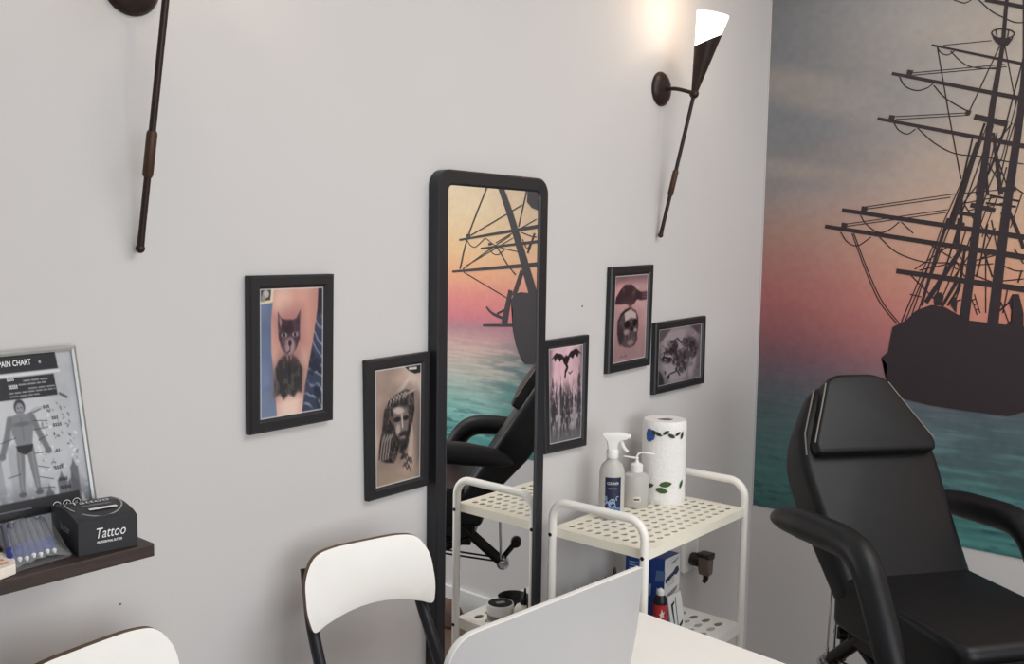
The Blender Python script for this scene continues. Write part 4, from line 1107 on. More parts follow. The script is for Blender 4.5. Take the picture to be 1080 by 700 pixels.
t = thing('carton_pack', 'small cream cardboard pack at the left end of the shelf', 'carton', (.415, -.15, ZS))
bm = bmesh.new(); slab(bm, [(.340, -.184), (.452, -.184), (.474, -.176), (.482, -.155), (.482, -.118), (.340, -.112)], .013, Matrix.Translation((0, 0, ZS+.0135)), bevel=.0015); obj('pack', bm, M_CARTON, t, False, world=True)
bm = bmesh.new()
for y in (-.165, -.150, -.135): box(bm, (.425, y, ZS+.0139), (.09, .006, .0006))
obj('printed_stripes', bm, M_CARTONO, t, False, world=True)

# ------------------------------------------------------------------ white chairs
def chair(x, y, az, label, ztop=1.035):
    """folding bar chair: local x along the back, local -y towards the front, board at the top"""
    t = thing('bar_chair', label, 'chair', (x, y, 0), az, group='white folding bar chairs')
    zb = ztop-.131
    # backrest board: wide rounded top, hollow lower edge, bowed
    w = .128
    out = [(-w*.93, zb), (-w*1.0, zb+.035), (-w*.98, zb+.09), (-w*.80, ztop-.006), (-w*.5, ztop), (w*.5, ztop), (w*.80, ztop-.006), (w*.98, zb+.09), (w*1.0, zb+.035), (w*.93, zb)]
    low = [(w*(.93-1.86*k/10), zb+.026*math.sin(math.pi*k/10)**.8) for k in range(1, 10)]
    poly = roundpoly(out+low, [.012, .02, .06, .05, .05, .05, .05, .06, .02, .012]+[.001]*9, 5)
    bm = bmesh.new()
    slab(bm, [(p[0], p[1]) for p in poly], .012, basis((0, 0, 0), (1, 0, 0), (0, 0, 1)), bevel=.002, seg=2)
    bmesh.ops.triangulate(bm, faces=[f for f in bm.faces if len(f.verts) > 6])
    bmesh.ops.subdivide_edges(bm, edges=[e for e in bm.edges if e.calc_length() > .05], cuts=3, use_grid_fill=False)
    bmesh.ops.triangulate(bm, faces=bm.faces)
    for v in bm.verts:
        v.co.y += -.007*(v.co.x/w)**2 + .007 + (v.co.z-zb)*.26
    bm.normal_update()
    for f in bm.faces:
        f.material_index = 1 if abs(f.normal.y) < .55 else 0
    obj('backrest', bm, [M_CHAIRW, M_PLY], t, True, angle=35)
    for s in (-1, 1):
        bm = bmesh.new()
        tube(bm, catmull([(s*.104, .062, ztop-.035), (s*.106, .048, ztop-.08), (s*.108, .030, zb), (s*.112, -.030, zb-.10), (s*.122, -.14, zb-.32), (s*.135, -.38, 0.006)], 6), .0105, 12)
        obj('leg', bm, M_LEG, t)
        bm = bmesh.new()
        tube(bm, [(s*.108, -.33, .66), (s*.110, -.20, .42), (s*.122, .04, .006)], .0105, 12)
        obj('leg', bm, M_LEG, t)
    bm = bmesh.new(); tube(bm, [(-.126, -.29, .20), (.126, -.29, .20)], .009, 10); obj('footrest', bm, M_LEG, t)
    bm = bmesh.new(); slab(bm, rounded(-.106, .106, -.46, -.16, [.06, .06, .04, .04], 6), .016, Matrix.Translation((0, 0, .68)), bevel=.003); obj('seat', bm, M_CHAIRW, t, True)
    return t
chair(1.075, -.160, -.21, 'white folding chair with black legs, next to the tall mirror', 1.028)
chair(.580, -.185, .118, 'white folding chair below the wall shelf, only its back in view at bottom left', 1.008)

# ------------------------------------------------------------------ table and divider
ang = math.radians(5)
t = thing('table', 'white table top in front of the trolley', 'table', (1.26, -.80, 0))
d1 = Vector((-.093, -.996)); d2 = Vector((-.996, .093)); c_ = Vector((1.628, -.344))
P4 = [c_, c_+d1*1.0, c_+d1*1.0+d2*.62, c_+d2*.62]
bm = bmesh.new(); slab(bm, roundpoly([(p.x, p.y) for p in P4[::-1]], .008, 3), .022, Matrix.Translation((0, 0, .80)), bevel=.002); obj('tabletop', bm, M_WHITE, t, False, world=True)
for i in range(4):
    q = c_ + d1*(.14 if i in (0, 3) else .88) + d2*(.08 if i < 2 else .36)
    bm = bmesh.new(); box(bm, (q.x, q.y, .389), (.04, .04, .776), ang, .003); obj('leg', bm, M_WHITE, t, False, world=True)
dd = Vector((math.sin(math.radians(94)), math.cos(math.radians(94)), 0))
t = thing('desk_divider', 'white upright divider panel with a rounded corner standing on the white table', 'panel', (1.18, -.468, .80))
O_ = Vector((1.364, -.492, .8006))
out = roundpoly([(-.446, 0), (.0, 0), (.026, .09), (.0335, .1865), (-.424, .1865)], [.002, .002, .03, .004, .055], 8)
bm = bmesh.new(); slab(bm, out, .012, basis(O_, dd, (0, 0, 1)), bevel=.0022)
bm.normal_update(); _n = dd.cross(Vector((0, 0, 1)))
for f in bm.faces: f.material_index = 0 if abs(f.normal.dot(_n)) > .93 else 1  # rim faces are white: the edge highlight is put into the colour
obj('panel', bm, [M_PANEL, M_PLASTIC], t, True, world=True, angle=30)
for s in (-.33, -.06):
    bm = bmesh.new(); box(bm, tuple(O_+dd*s+Vector((.0, .030, .004))), (.05, .05, .008), -math.radians(8), .001)
    obj('foot_plate', bm, M_WHITE, t, False, world=True)

# ------------------------------------------------------------------ white trolley
CX0, CX1, CY0, CY1 = 1.710, 2.180, -.304, -.054
t = thing('trolley', 'white metal trolley with perforated shelves by the back wall', 'trolley', ((CX0+CX1)/2, (CY0+CY1)/2, 0))
cart = t
def perforated(bm, x0, x1, y0, y1, z, nx, ny, rx, ry, m, skirt, stagger=0.):
    cw, ch = (x1-x0-2*m)/nx, (y1-y0-2*m)/ny
    n = 12
    for i in range(nx):
        for j in range(ny):
            cx, cy = x0+m+cw*(i+.5), y0+m+ch*(j+.5)
            off = stagger*ch if i % 2 else 0
            outer, inner, low = [], [], []
            for k in range(n):
                a = 2*math.pi*(k+.5)/n; c, s = math.cos(a), math.sin(a)
                q = max(abs(c), abs(s))
                outer.append(bm.verts.new((cx+c/q*cw/2, cy+s/q*ch/2, z)))
                inner.append(bm.verts.new((cx+rx*c, cy+ry*s, z)))
                low.append(bm.verts.new((cx+rx*c, cy+ry*s, z-.0022)))
            # square corners
            for k in range(n):
                bm.faces.new((outer[k], outer[(k+1) % n], inner[(k+1) % n], inner[k]))
                bm.faces.new((inner[k], inner[(k+1) % n], low[(k+1) % n], low[k]))
            for sx, sy in ((1, 1), (-1, 1), (-1, -1), (1, -1)):
                k = {(1, 1): 1, (-1, 1): 4, (-1, -1): 7, (1, -1): 10}[(sx, sy)]
                # the outline passes the corner between samples k and k (corner lies on the ray at 45 degrees)
    # plain rim
    X0, X1, Y0, Y1 = x0+m, x1-m, y0+m, y1-m
    for a in (((x0, y0), (x1, y0), (X1, Y0), (X0, Y0)), ((x1, y0), (x1, y1), (X1, Y1), (X1, Y0)), ((x1, y1), (x0, y1), (X0, Y1), (X1, Y1)), ((x0, y1), (x0, y0), (X0, Y0), (X0, Y1))):
        bm.faces.new([bm.verts.new((*p, z)) for p in a])
    for a, b in (((x0, y0), (x1, y0)), ((x1, y0), (x1, y1)), ((x1, y1), (x0, y1)), ((x0, y1), (x0, y0))):
        bm.faces.new([bm.verts.new(p) for p in ((*a, z), (*b, z), (*b, z-skirt), (*a, z-skirt))])
    for a, b, sgn in (((x0, y0), (x1, y0), (0, 1)), ((x1, y0), (x1, y1), (-1, 0)), ((x1, y1), (x0, y1), (0, -1)), ((x0, y1), (x0, y0), (1, 0))):
        a2 = (a[0]+sgn[0]*.012, a[1]+sgn[1]*.012); b2 = (b[0]+sgn[0]*.012, b[1]+sgn[1]*.012)
        bm.faces.new([bm.verts.new(p) for p in ((*a, z-skirt), (*b, z-skirt), (*b2, z-skirt), (*a2, z-skirt))])
    bmesh.ops.remove_doubles(bm, verts=bm.verts, dist=.00005)
TZ = (.897, .597, .297)
for k, z in enumerate(TZ):
    bm = bmesh.new()
    if k == 0: perforated(bm, CX0+.006, CX1-.006, CY0-.004, CY1+.004, z, 13, 9, .0098, .0074, .018, .021)
    else: perforated(bm, CX0+.006, CX1-.006, CY0-.004, CY1+.004, z, 10, 6, .0155, .0095, .022, .026)
    obj('shelf', bm, M_SHELFW if k == 0 else M_CARTW, t, False, world=True)
for x in (CX0, CX1):
    top = .962; r = .042
    def arc(c, a0, a1): return [(x, c[0]+r*math.cos(math.radians(a0+(a1-a0)*k/7)), c[1]+r*math.sin(math.radians(a0+(a1-a0)*k/7))) for k in range(8)]
    pts = [(x, CY0, .004), (x, CY0, .3), (x, CY0, .6)] + arc((CY0+r, top-r), 180, 90) + arc((CY1-r, top-r), 90, 0) + [(x, CY1, .6), (x, CY1, .3), (x, CY1, .004)]
    bm = bmesh.new(); tube(bm, pts, .0098, 14); obj('side_frame', bm, M_CARTW, t, world=True)
    for y in (CY0, CY1):
        for z in TZ:
            for s in ((0, -1), ):
                bm = bmesh.new()
                lathe(bm, [(0, .0018), (.003, .0016), (.0046, .0004), (.0046, -.004), (0, -.004)], basis((x-.0098 if x == CX0 else x+.0098, y, z-.014), (0, 1, 0) if x == CX0 else (0, 1, 0), (0, 0, 1) if x == CX1 else (0, 0, -1)), 10)
                obj('screw', bm, M_BOLT, t, world=True)
        bm = bmesh.new(); lathe(bm, [(0, 0), (.0125, 0), (.0125, .012), (.0105, .014), (0, .014)], Matrix.Translation((x, y, 0)), 14); obj('foot_cap', bm, M_BLACKP, t, world=True)

ZT = .8973
def on_cyl(c, r, a0, poly, z0):
    """flat print (arc length, height) wrapped on a vertical cylinder"""
    bm = bmesh.new()
    vs = [bm.verts.new((p[0], p[1], 0)) for p in poly]
    f = bm.faces.new(vs); bmesh.ops.triangulate(bm, faces=[f])
    es = [e for e in bm.edges if abs(e.verts[0].co.x-e.verts[1].co.x) > .006]
    for _ in range(2):
        es = [e for e in bm.edges if abs(e.verts[0].co.x-e.verts[1].co.x) > .006]
        if es: bmesh.ops.subdivide_edges(bm, edges=es, cuts=1)
        bmesh.ops.triangulate(bm, faces=bm.faces)
    for v in bm.verts:
        a = a0 + v.co.x/r; z = v.co.y
        v.co = Vector((c[0]+r*math.cos(a), c[1]+r*math.sin(a), z0+z))
    return bm
def view_ang(c):   # direction from an upright thing to the room
    return math.atan2(-1.36-c[1], 0-c[0])

# spray bottle
c = (1.876, -.104)
t = thing('spray_bottle', 'white trigger spray bottle with a navy label on the top trolley shelf', 'bottle', (*c, ZT))
K = .0305
bm = bmesh.new(); lathe(bm, [(0, .001), (K-.004, 0), (K, .004), (K, .108), (K-.001, .118), (K-.006, .130), (K-.015, .139), (.0125, .144), (.0115, .150), (0, .150)], Matrix.Identity(4), 32); obj('bottle', bm, M_MILKY, t)
bm = bmesh.new(); lathe(bm, [(0, .146), (.0140, .146), (.0145, .148), (.0145, .164), (.0125, .167), (.011, .168), (0, .168)], Matrix.Identity(4), 20); obj('collar', bm, M_PLASTIC, t)
# head points to the right of the picture
va = view_ang(c); hd = Vector((.64, -.77, 0)); hd.normalize()
hm = basis((0, 0, 0), hd, (0, 0, 1))
bm = bmesh.new()
slab(bm, roundpoly([(-.011, .166), (.010, .166), (.012, .184), (.020, .190), (.034, .191), (.036, .205), (.012, .209), (-.018, .208), (-.028, .205), (-.024, .198), (-.014, .186)], .004, 4), .020, hm @ Matrix.Translation((0, 0, .010)), bevel=.004)
obj('spray_head', bm, M_PLASTIC, t)
bm = bmesh.new(); tube(bm, [hm @ Vector(p) for p in ((.018, .193, 0), (.022, .182, 0), (.026, .172, 0), (.034, .163, 0), (.038, .161, 0))], [.005, .0048, .0044, .004, .003], 10); obj('trigger', bm, M_PLASTIC, t)
bm = bmesh.new(); tube(bm, [hm @ Vector((.034, .198, 0)), hm @ Vector((.043, .198, 0))], [.0062, .0056], 12); obj('nozzle', bm, M_PLASTIC, t)
def cylpatch(name, a0, x0, x1, z0, z1, r, m, p, cc=(0, 0)):
    bm = bmesh.new(); n = 14
    A_ = [bm.verts.new((cc[0]+r*math.cos(a0+x/r), cc[1]+r*math.sin(a0+x/r), z0)) for x in np.linspace(x0, x1, n)]
    B_ = [bm.verts.new((cc[0]+r*math.cos(a0+x/r), cc[1]+r*math.sin(a0+x/r), z1)) for x in np.linspace(x0, x1, n)]
    for j in range(n-1): bm.faces.new((A_[j], A_[j+1], B_[j+1], B_[j]))
    return obj(name, bm, m, p, True)
lab = cylpatch('label', va, -.016, .024, .010, .104, K+.0005, M_NAVY, t)
cylpatch('label_lower_band', va, -.016, .024, .010, .032, K+.0008, M_MBLUE, t)
def cyltext(s, size, a0, xc, z, r, m, p, sx=1.):
    cu = bpy.data.curves.new('text', 'FONT'); cu.body = s; cu.size = size; cu.align_x = 'CENTER'; cu.align_y = 'CENTER'; cu.resolution_u = 2
    o = bpy.data.objects.new('text', cu); me = bpy.data.meshes.new_from_object(o); bpy.data.objects.remove(o)
    bm = bmesh.new(); bm.from_mesh(me); bpy.data.meshes.remove(me)
    for v in bm.verts:
        a = a0 + (xc+v.co.x*sx)/r
        v.co = Vector((r*math.cos(a), r*math.sin(a), z+v.co.y))
    return obj('lettering', bm, m, p, False)
cyltext('CLEANER', .0085, va, .003, .090, K+.0012, M_INKW, t, .80)
cylpatch('label_lines', va, -.008, .014, .0765, .0785, K+.0011, M_LBLUE, t)
rng = random.Random(11)
bm = bmesh.new()
for k in range(15):
    x, z = rng.uniform(-.012, .018), rng.uniform(.028, .058); a = rng.uniform(.4, 2.6)
    pts = []
    for q in range(5):
        pts.append((x+.0026*q*math.cos(a+.5*q), z+.0026*q*math.sin(a+.5*q)))
    for p0, p1 in zip(pts, pts[1:]):
        d = Vector((p1[0]-p0[0], p1[1]-p0[1])); nn = Vector((-d.y, d.x)).normalized()*.0011
        v = []
        for pp, s in ((p0, 1), (p1, 1), (p1, -1), (p0, -1)):
            xx, zz = pp[0]+nn.x*s, pp[1]+nn.y*s; aa = va+max(-.0155, min(.0235, xx))/(K+.0011)
            v.append(bm.verts.new(((K+.0011)*math.cos(aa), (K+.0011)*math.sin(aa), zz)))
        bm.faces.new(v)
obj('splash_print', bm, M_LBLUE, t, False)

# wash bottle with bent tube
c = (2.002, -.094); t = thing('wash_bottle', 'translucent squeeze wash bottle with a bent spout tube, between spray bottle and paper roll', 'bottle', (*c, ZT))
bm = bmesh.new(); lathe(bm, [(0, .001), (.028, 0), (.031, .004), (.031, .074), (.029, .081), (.020, .086), (.0135, .088), (.0135, .092), (0, .092)], Matrix.Identity(4), 32); obj('bottle', bm, M_MILKY, t)
bm = bmesh.new(); lathe(bm, [(0, .088), (.0155, .088), (.0155, .106), (.0125, .109), (.006, .111), (.004, .118), (0, .118)], Matrix.Identity(4), 20); obj('cap', bm, M_PLASTIC, t)
hm = basis((0, 0, 0), (.64, -.77, 0), (0, 0, 1))
bm = bmesh.new(); tube(bm, [hm @ Vector(p) for p in catmull([(0, .112, 0), (0, .126, 0), (.004, .134, 0), (.014, .137, 0), (.030, .135, 0), (.044, .133, 0)])], .0026, 8); obj('spout', bm, M_PLASTIC, t)
bm = bmesh.new(); tube(bm, [hm @ Vector(p) for p in ((.004, .122, 0), (-.012, .124, 0), (-.034, .127, 0))], [.0026, .0026, .0016], 8); obj('side_spout', bm, M_PLASTIC, t)
bm = bmesh.new(); tube(bm, [(0, 0, .01), (0, 0, .09)], .0028, 8); obj('dip_tube', bm, M_PLASTIC, t)
cylpatch('label', view_ang(c), -.008, .012, .018, .032, .0316, M_CREAMLABEL, t)
cylpatch('label_print', view_ang(c), -.005, .009, .022, .026, .0319, M_SPECK, t)

# paper towel roll
c = (2.100, -.113); t = thing('paper_towel_roll', 'patterned white paper towel roll standing at the far end of the trolley top', 'paper roll', (*c, ZT))
RR = .0560; HH = .212
bm = bmesh.new()
prof = [(.021, .001), (.021, 0), (RR-.001, 0), (RR, .003)] + [(RR+.0006*math.sin(k*2.1), .003+(HH-.008)*k/14) for k in range(1, 15)] + [(RR-.003, HH), (.021, HH), (.0205, HH-.001), (.0205, .001)]
lathe(bm, prof, Matrix.Identity(4), 48, closed=True); obj('paper', bm, M_PAPER, t, True)
bm = bmesh.new(); lathe(bm, [(.0204, .002), (.0204, HH-.002), (.0188, HH-.002), (.0188, .002)], Matrix.Identity(4), 32, closed=True); obj('core', bm, M_CORE, t, True)
va = view_ang(c)
def dec(name, poly, x, z, rot, m, s=1.):
    cs, sn = math.cos(rot), math.sin(rot)
    bm = on_cyl((0, 0), RR+.0016, va, [(x+(p[0]*cs-p[1]*sn)*s, (p[0]*sn+p[1]*cs)*s) for p in poly], z)
    obj(name, bm, m, t, False)
leaf = [(-.013, 0), (-.008, .0045), (0, .0062), (.008, .004), (.014, 0), (.008, -.0045), (0, -.006), (-.008, -.004)]
for x, z, r, s, m in ((-.036, .047, .3, .95, M_GREEN), (.006, .054, .15, 1.25, M_GREEN), (-.004, .038, -.15, 1.25, M_GREEN), (.052, .052, 1.2, .9, M_GREEN)):
    dec('leaf_print', leaf, x, z, r, m, s)
for x, z, r, s in ((-.016, .182, -.4, .8), (.004, .187, .5, .7), (.018, .178, -.4, .8), (.036, .183, .5, .7), (.050, .178, 1.3, .8)):
    dec('vine_print', leaf, x, z, r, M_DKGREEN, s)
vine = [(-.020, .001), (-.006, -.003), (.010, .003), (.026, -.003), (.044, .002), (.044, .0005), (.026, -.0045), (.010, .0015), (-.006, -.0045), (-.020, -.0005)]
dec('vine_print', vine, 0, .183, 0, M_DKGREEN)
wing = [(0, -.012), (.004, -.004), (.010, -.006), (.012, 0), (.008, .006), (.003, .004), (.001, .012), (-.004, .010), (-.007, .002), (-.006, -.008)]
dec('butterfly_print', wing, -.042, .176, 0, M_BLUEP, 1.5)
dec('vine_print', wing, -.030, .184, .6, M_DKGREEN, .7)

# things on the second shelf of the trolley
Z2 = .5975
t = thing('glove_box', 'blue and white carton on the second trolley shelf, a tool printed on its white side', 'box', (2.012, -.142, Z2))
bx0, bx1, by0, by1, bh2 = 1.976, 2.047, -.200, -.084, .190
bm = bmesh.new(); box(bm, ((bx0+bx1)/2, (by0+by1)/2, Z2+bh2/2), (bx1-bx0, by1-by0, bh2), bevel=.0015, seg=1)
bm.faces.ensure_lookup_table(); bm.normal_update()
for f in bm.faces: f.material_index = 1 if f.normal.y < -.7 else 0
obj('carton', bm, [M_BOXBLUE, M_BOXWHITE], t, False, world=True)
fm = basis((bx0, by0-.0005, Z2), (1, 0, 0), (0, 0, 1))
lm = basis((bx0-.0005, by1, Z2), (0, -1, 0), (0, 0, 1))
def patch(name, M, pts, m, p):
    bm = bmesh.new(); bmesh.ops.triangulate(bm, faces=[bm.faces.new([bm.verts.new(M @ Vector((*q, 0))) for q in pts])]); return obj(name, bm, m, p, False, world=True)
patch('blue_handle_print', fm, [(.002, .140), (.040, .152), (.050, .160), (.062, .160), (.066, .148), (.056, .140), (.044, .142), (.002, .128)], M_BOXDKBLUE, t)
patch('tool_tip_print', fm, [(.030, .176), (.052, .180), (.062, .184), (.060, .180), (.048, .174), (.030, .171)], M_BOXGREY, t)
patch('grey_band_print', fm, [(.004, .088), (.056, .100), (.062, .112), (.052, .110), (.004, .097)], M_BOXGREY, t)
for k in range(3): patch('line_print', fm, [(.010, .120+.006*k), (.045, .123+.006*k), (.045, .1245+.006*k), (.010, .1215+.006*k)], M_BOXGREY, t)
patch('blue_tab_print', lm, [(.088, .13), (.116, .135), (.116, .16), (.092, .158)], M_MBLUE, t)
for k in range(3): patch('line_print', lm, [(.012, .146+.008*k), (.060, .148+.008*k), (.060, .151+.008*k), (.012, .149+.008*k)], M_LBLUE, t)
patch('panel_print', lm, [(.070, .09), (.076, .09), (.078, .12), (.071, .12)], M_LBLUE, t); patch('panel_print', lm, [(.092, .085), (.102, .086), (.102, .115), (.093, .114)], M_LBLUE, t)
t = thing('tool_card', 'white card with two black tool shapes leaning before the blue and white carton', 'card', (2.008, -.216, Z2))
bm = bmesh.new(); fm2 = basis((1.977, -.226, Z2+.0015), (1, 0, 0), (0, .18, 1)); slab(bm, rounded(0, .062, 0, .098, .003, 3), .003, fm2); obj('card', bm, M_BOXWHITE, t, False, world=True)
fm3 = fm2 @ Matrix.Translation((0, 0, .0006))
patch('hammer_print', fm3, [(.014, .015), (.017, .015), (.018, .072), (.026, .076), (.026, .082), (.010, .077), (.010, .071), (.015, .072)], M_BASE, t)
patch('bar_print', fm3, [(.029, .020), (.032, .020), (.034, .090), (.031, .090)], M_BASE, t)
patch('tip_print', fm3, [(.036, .012), (.052, .020), (.056, .030), (.036, .020)], M_BASE, t)
t = thing('dropper_bottle', 'dark bottle with a red label and white cap beside the blue carton', 'bottle', (1.936, -.213, Z2))
bm = bmesh.new(); lathe(bm, [(0, 0), (.015, 0), (.017, .003), (.017, .098), (.0155, .108), (.010, .116), (.0075, .118), (0, .118)], Matrix.Identity(4), 24); obj('bottle', bm, M_BLACKP, t)
bm = bmesh.new(); lathe(bm, [(.0174, .040), (.0176, .040), (.0176, .096), (.0174, .096)], Matrix.Identity(4), 24, closed=True); obj('label', bm, M_RED, t, label='red label with a pale emblem')
bm = bmesh.new(); lathe(bm, [(0, .114), (.0085, .114), (.0085, .128), (.003, .133), (0, .133)], Matrix.Identity(4), 16); obj('cap', bm, M_PLASTIC, t, label='white cap')
va = view_ang((1.936, -.213))
for q in ([(-.006, .074), (-.002, .077), (0, .088), (.003, .078), (.008, .081), (.004, .073), (.007, .066), (.001, .069), (-.004, .064), (-.003, .071)],):
    obj('emblem_print', on_cyl((0, 0), .0180, va+.2, q, 0), M_CREAMLABEL, t, False)

# ink bottles with pointed caps: a row along the wall
inks = [(1.747, -.082, .143, .4, 'first from the mirror'), (1.779, -.082, .144, .42, 'second from the mirror'), (1.816, -.082, .143, .42, 'third from the mirror'), (1.856, -.082, .142, .46, 'fourth from the mirror'), (1.890, -.084, .141, .46, 'fifth from the mirror'), (1.926, -.086, .158, 1., 'tallest, with a broad pointed cap'), (1.958, -.108, .150, .8, 'nearest the blue carton')]
for x, y, h, w, word in inks:
    t = thing('ink_bottle', 'black pointed ink bottle on the second trolley shelf, %s' % word, 'bottle', (x, y, Z2), group='ink bottles on the second trolley shelf')
    r = .015
    hb = h-.052 if w > .7 else h-.030
    bm = bmesh.new(); lathe(bm, [(0, 0), (r-.001, 0), (r, .002), (r, hb-.012), (r*.75, hb-.003), (.006, hb), (0, hb)], Matrix.Identity(4), 18); obj('bottle', bm, M_BLACKP, t)
    bm = bmesh.new()
    if w > .7: lathe(bm, [(0, hb-.002), (.0135, hb-.002), (.0125, hb+.012), (.007, hb+.028), (.0045, hb+.040), (.002, h), (0, h)], Matrix.Identity(4), 16)
    else: lathe(bm, [(0, hb-.002), (.0075, hb-.002), (.0070, hb+.010), (.0026, hb+.014), (.0022, h), (0, h)], Matrix.Identity(4), 14)
    obj('cap', bm, M_BLACKP, t)

# what only the mirror shows: left end of the second shelf
t = thing('cream_jar', 'white cream jar with black printed lid seen in the mirror on the trolley', 'jar', (1.777, -.212, Z2))
bm = bmesh.new(); lathe(bm, [(0, 0), (.031, 0), (.033, .003), (.033, .024), (0, .024)], Matrix.Identity(4), 32); obj('jar', bm, M_CREAMLABEL, t)
bm = bmesh.new(); lathe(bm, [(0, .022), (.0345, .022), (.0350, .024), (.0350, .042), (.0335, .045), (0, .045)], Matrix.Identity(4), 32); obj('lid', bm, M_PLASTIC, t)
bm = bmesh.new(); lathe(bm, [(0, .0453), (.031, .0453), (.031, .0458), (0, .0458)], Matrix.Identity(4), 32); obj('lid_print', bm, M_BLACKP, t)
bm = bmesh.new(); box(bm, (0, 0, .0462), (.022, .014, .0006), .5); obj('lid_badge', bm, M_BOXGREY, t, False)
bm = bmesh.new(); lathe(bm, [(.0333, .008), (.0336, .005), (.0336, .019), (.0333, .019)], Matrix.Identity(4), 32, closed=True); obj('label', bm, M_BOXGREY, t)
t = thing('nozzle_bottle', 'round black and cream bottle with nozzle, seen in the mirror beside the jar', 'bottle', (1.800, -.150, Z2))
bm = bmesh.new(); lathe(bm, [(0, 0), (.028, 0), (.030, .003), (.030, .020), (.029, .024), (0, .024)], Matrix.Identity(4), 28); obj('bottle', bm, M_BLACKP, t)
bm = bmesh.new(); lathe(bm, [(.029, .022), (.0295, .027), (.028, .038), (.022, .048), (.012, .053), (0, .053)], Matrix.Identity(4), 28); obj('shoulder', bm, M_CREAMLABEL, t, label='cream domed shoulder')
bm = bmesh.new(); lathe(bm, [(0, .050), (.0125, .050), (.013, .062), (.011, .067), (.004, .069), (.0026, .092), (0, .092)], Matrix.Identity(4), 18); obj('cap', bm, M_BLACKP, t)
t = tag(obj('dish', lathe(bmesh.new(), [(0, .002), (.030, .002), (.034, .012), (.040, .022), (.042, .0215), (.037, .010), (.032, 0), (0, 0)], Matrix.Translation((1.884, -.258, Z2)), 32), M_BLACKP), 'shallow black dish on the second trolley shelf seen in the mirror', 'dish')
# brown paper bag on the floor by the mural wall, seen low in the mirror
bm = bmesh.new(); slab(bm, roundpoly([(-.11, 0), (.11, 0), (.10, .07), (.05, .10), (-.06, .09), (-.10, .06)], .02, 3), .09, basis((2.66, -1.34, 0.001), (-.2, -.98, 0), (0, 0, 1)), bevel=.012)
tag(obj('paper_bag', bm, M_CAPB, None, True), 'crumpled brown bag on the floor by the mural wall, low in the mirror', 'bag')

# wall socket and plug
t = thing('wall_socket', 'white wall socket plate under the trolley top', 'socket', (2.445, 0, .60))
bm = bmesh.new(); slab(bm, rounded(2.400, 2.490, .594, .702, .008, 4), .010, basis((0, -.010, 0), (1, 0, 0), (0, 0, 1)), bevel=.002); obj('plate', bm, M_PLASTIC, t, False, world=True)
for x in (2.445,):
    bm = bmesh.new(); slab(bm, rounded(x-.034, x+.034, .610, .684, .006, 4), .003, basis((0, -.0105, 0), (1, 0, 0), (0, 0, 1)), bevel=.001); obj('cover', bm, M_TRIM, t, False, world=True)
t = thing('plug_adapter', 'grey brown plug adapter hanging in the wall socket', 'adapter', (2.449, -.014, .57))
pm = basis((0, 0, 0), (1, 0, 0), (0, 0, 1))
bm = bmesh.new(); lathe(bm, [(0, 0), (.018, 0), (.020, .004), (.020, .022), (.017, .026), (0, .026)], basis((2.445, -.0138, .632), (1, 0, 0), (0, 0, 1)), 20); obj('plug', bm, M_BLACKP, t, world=True)
bm = bmesh.new(); slab(bm, roundpoly([(2.430, .652), (2.472, .650), (2.468, .592), (2.444, .588), (2.438, .605)], .006, 4), .034, basis((0, -.072, 0), (1, 0, 0), (0, 0, 1)), bevel=.004); obj('body', bm, M_GREYP, t, world=True)
bm = bmesh.new(); slab(bm, roundpoly([(2.427, .658), (2.475, .655), (2.472, .636), (2.432, .642)], .004, 3), .038, basis((0, -.074, 0), (1, 0, 0), (0, 0, 1)), bevel=.003); obj('top_cap', bm, M_BLACKP, t, world=True)
bm = bmesh.new(); tube(bm, catmull([(2.456, -.055, .590), (2.455, -.056, .578), (2.450, -.052, .566)]), [.009, .008, .006], 10); obj('cable_end', bm, M_BLACKP, t, world=True)

# small marks on the wall
for x, z, lb in ((1.883, 1.402, 'tiny dark hole in the back wall between mirror and skull picture'), (.695, .993, 'tiny dark speck on the back wall under the shelf')):
    bm = bmesh.new(); q = .0028 if z > 1.2 else .0017
    lathe(bm, [(0, .0012), (q*.7, .001), (q, 0), (0, 0)], basis((x, -.0002, z), (1, 0, 0), (0, 0, 1)), 10)
    tag(obj('wall_plug_hole', bm, M_SPECK), lb, 'mark')

# ------------------------------------------------------------------ black treatment chair (local x across, local -y towards its foot end)
PH = math.radians(36)
t = thing('treatment_chair', 'black vinyl reclining treatment chair with padded arms in front of the ship mural', 'chair', (2.286, -.590, 0), -PH)
def pad(outline, th, origin, xdir, ydir, bev, seg_=4):
    bm = bmesh.new(); slab(bm, outline, th, basis(origin, xdir, ydir), bevel=bev, seg=seg_); return bm
rec = Vector((0, .66, 1)).normalized()                # up the backrest
nf = Vector((1, 0, 0)).cross(rec)                     # out of its face
B0 = Vector((0, -.155, .80))                          # lower edge of the face
o1 = roundpoly([(-.170, -.03), (.167, -.03), (.172, .15), (.182, .30), (.170, .37), (.100, .500), (-.100, .500), (-.174, .37), (-.190, .29), (-.180, .15)], [.03, .03, .1, .05, .05, .04, .04, .05, .05, .1], 6)
bm = pad(o1, .110, B0, (1, 0, 0), rec, .026)
for v in bm.verts:                                    # thinner towards its foot and its top
    q = (v.co-B0); s = q.dot(rec); d = q.dot(nf)
    if d < -.03:
        k = min(1, (-d-.03)/.05)
        if s < .2: v.co += nf*(.032*(1-max(s, 0)/.2)*k)
        if s > .32: v.co += nf*(.045*min(1, (s-.32)/.16)*k)
obj('backrest', bm, M_VINYL, t, True, angle=60)
o2 = roundpoly([(-.160, .305), (.160, .305), (.165, .332), (.084, .498), (.05, .512), (-.05, .512), (-.084, .498), (-.165, .332)], [.02, .02, .02, .05, .03, .03, .05, .02], 6)
bm = pad(o2, .050, B0+nf*.030, (1, 0, 0), rec, .017)
obj('headrest', bm, M_VINYL, t, True, angle=60)
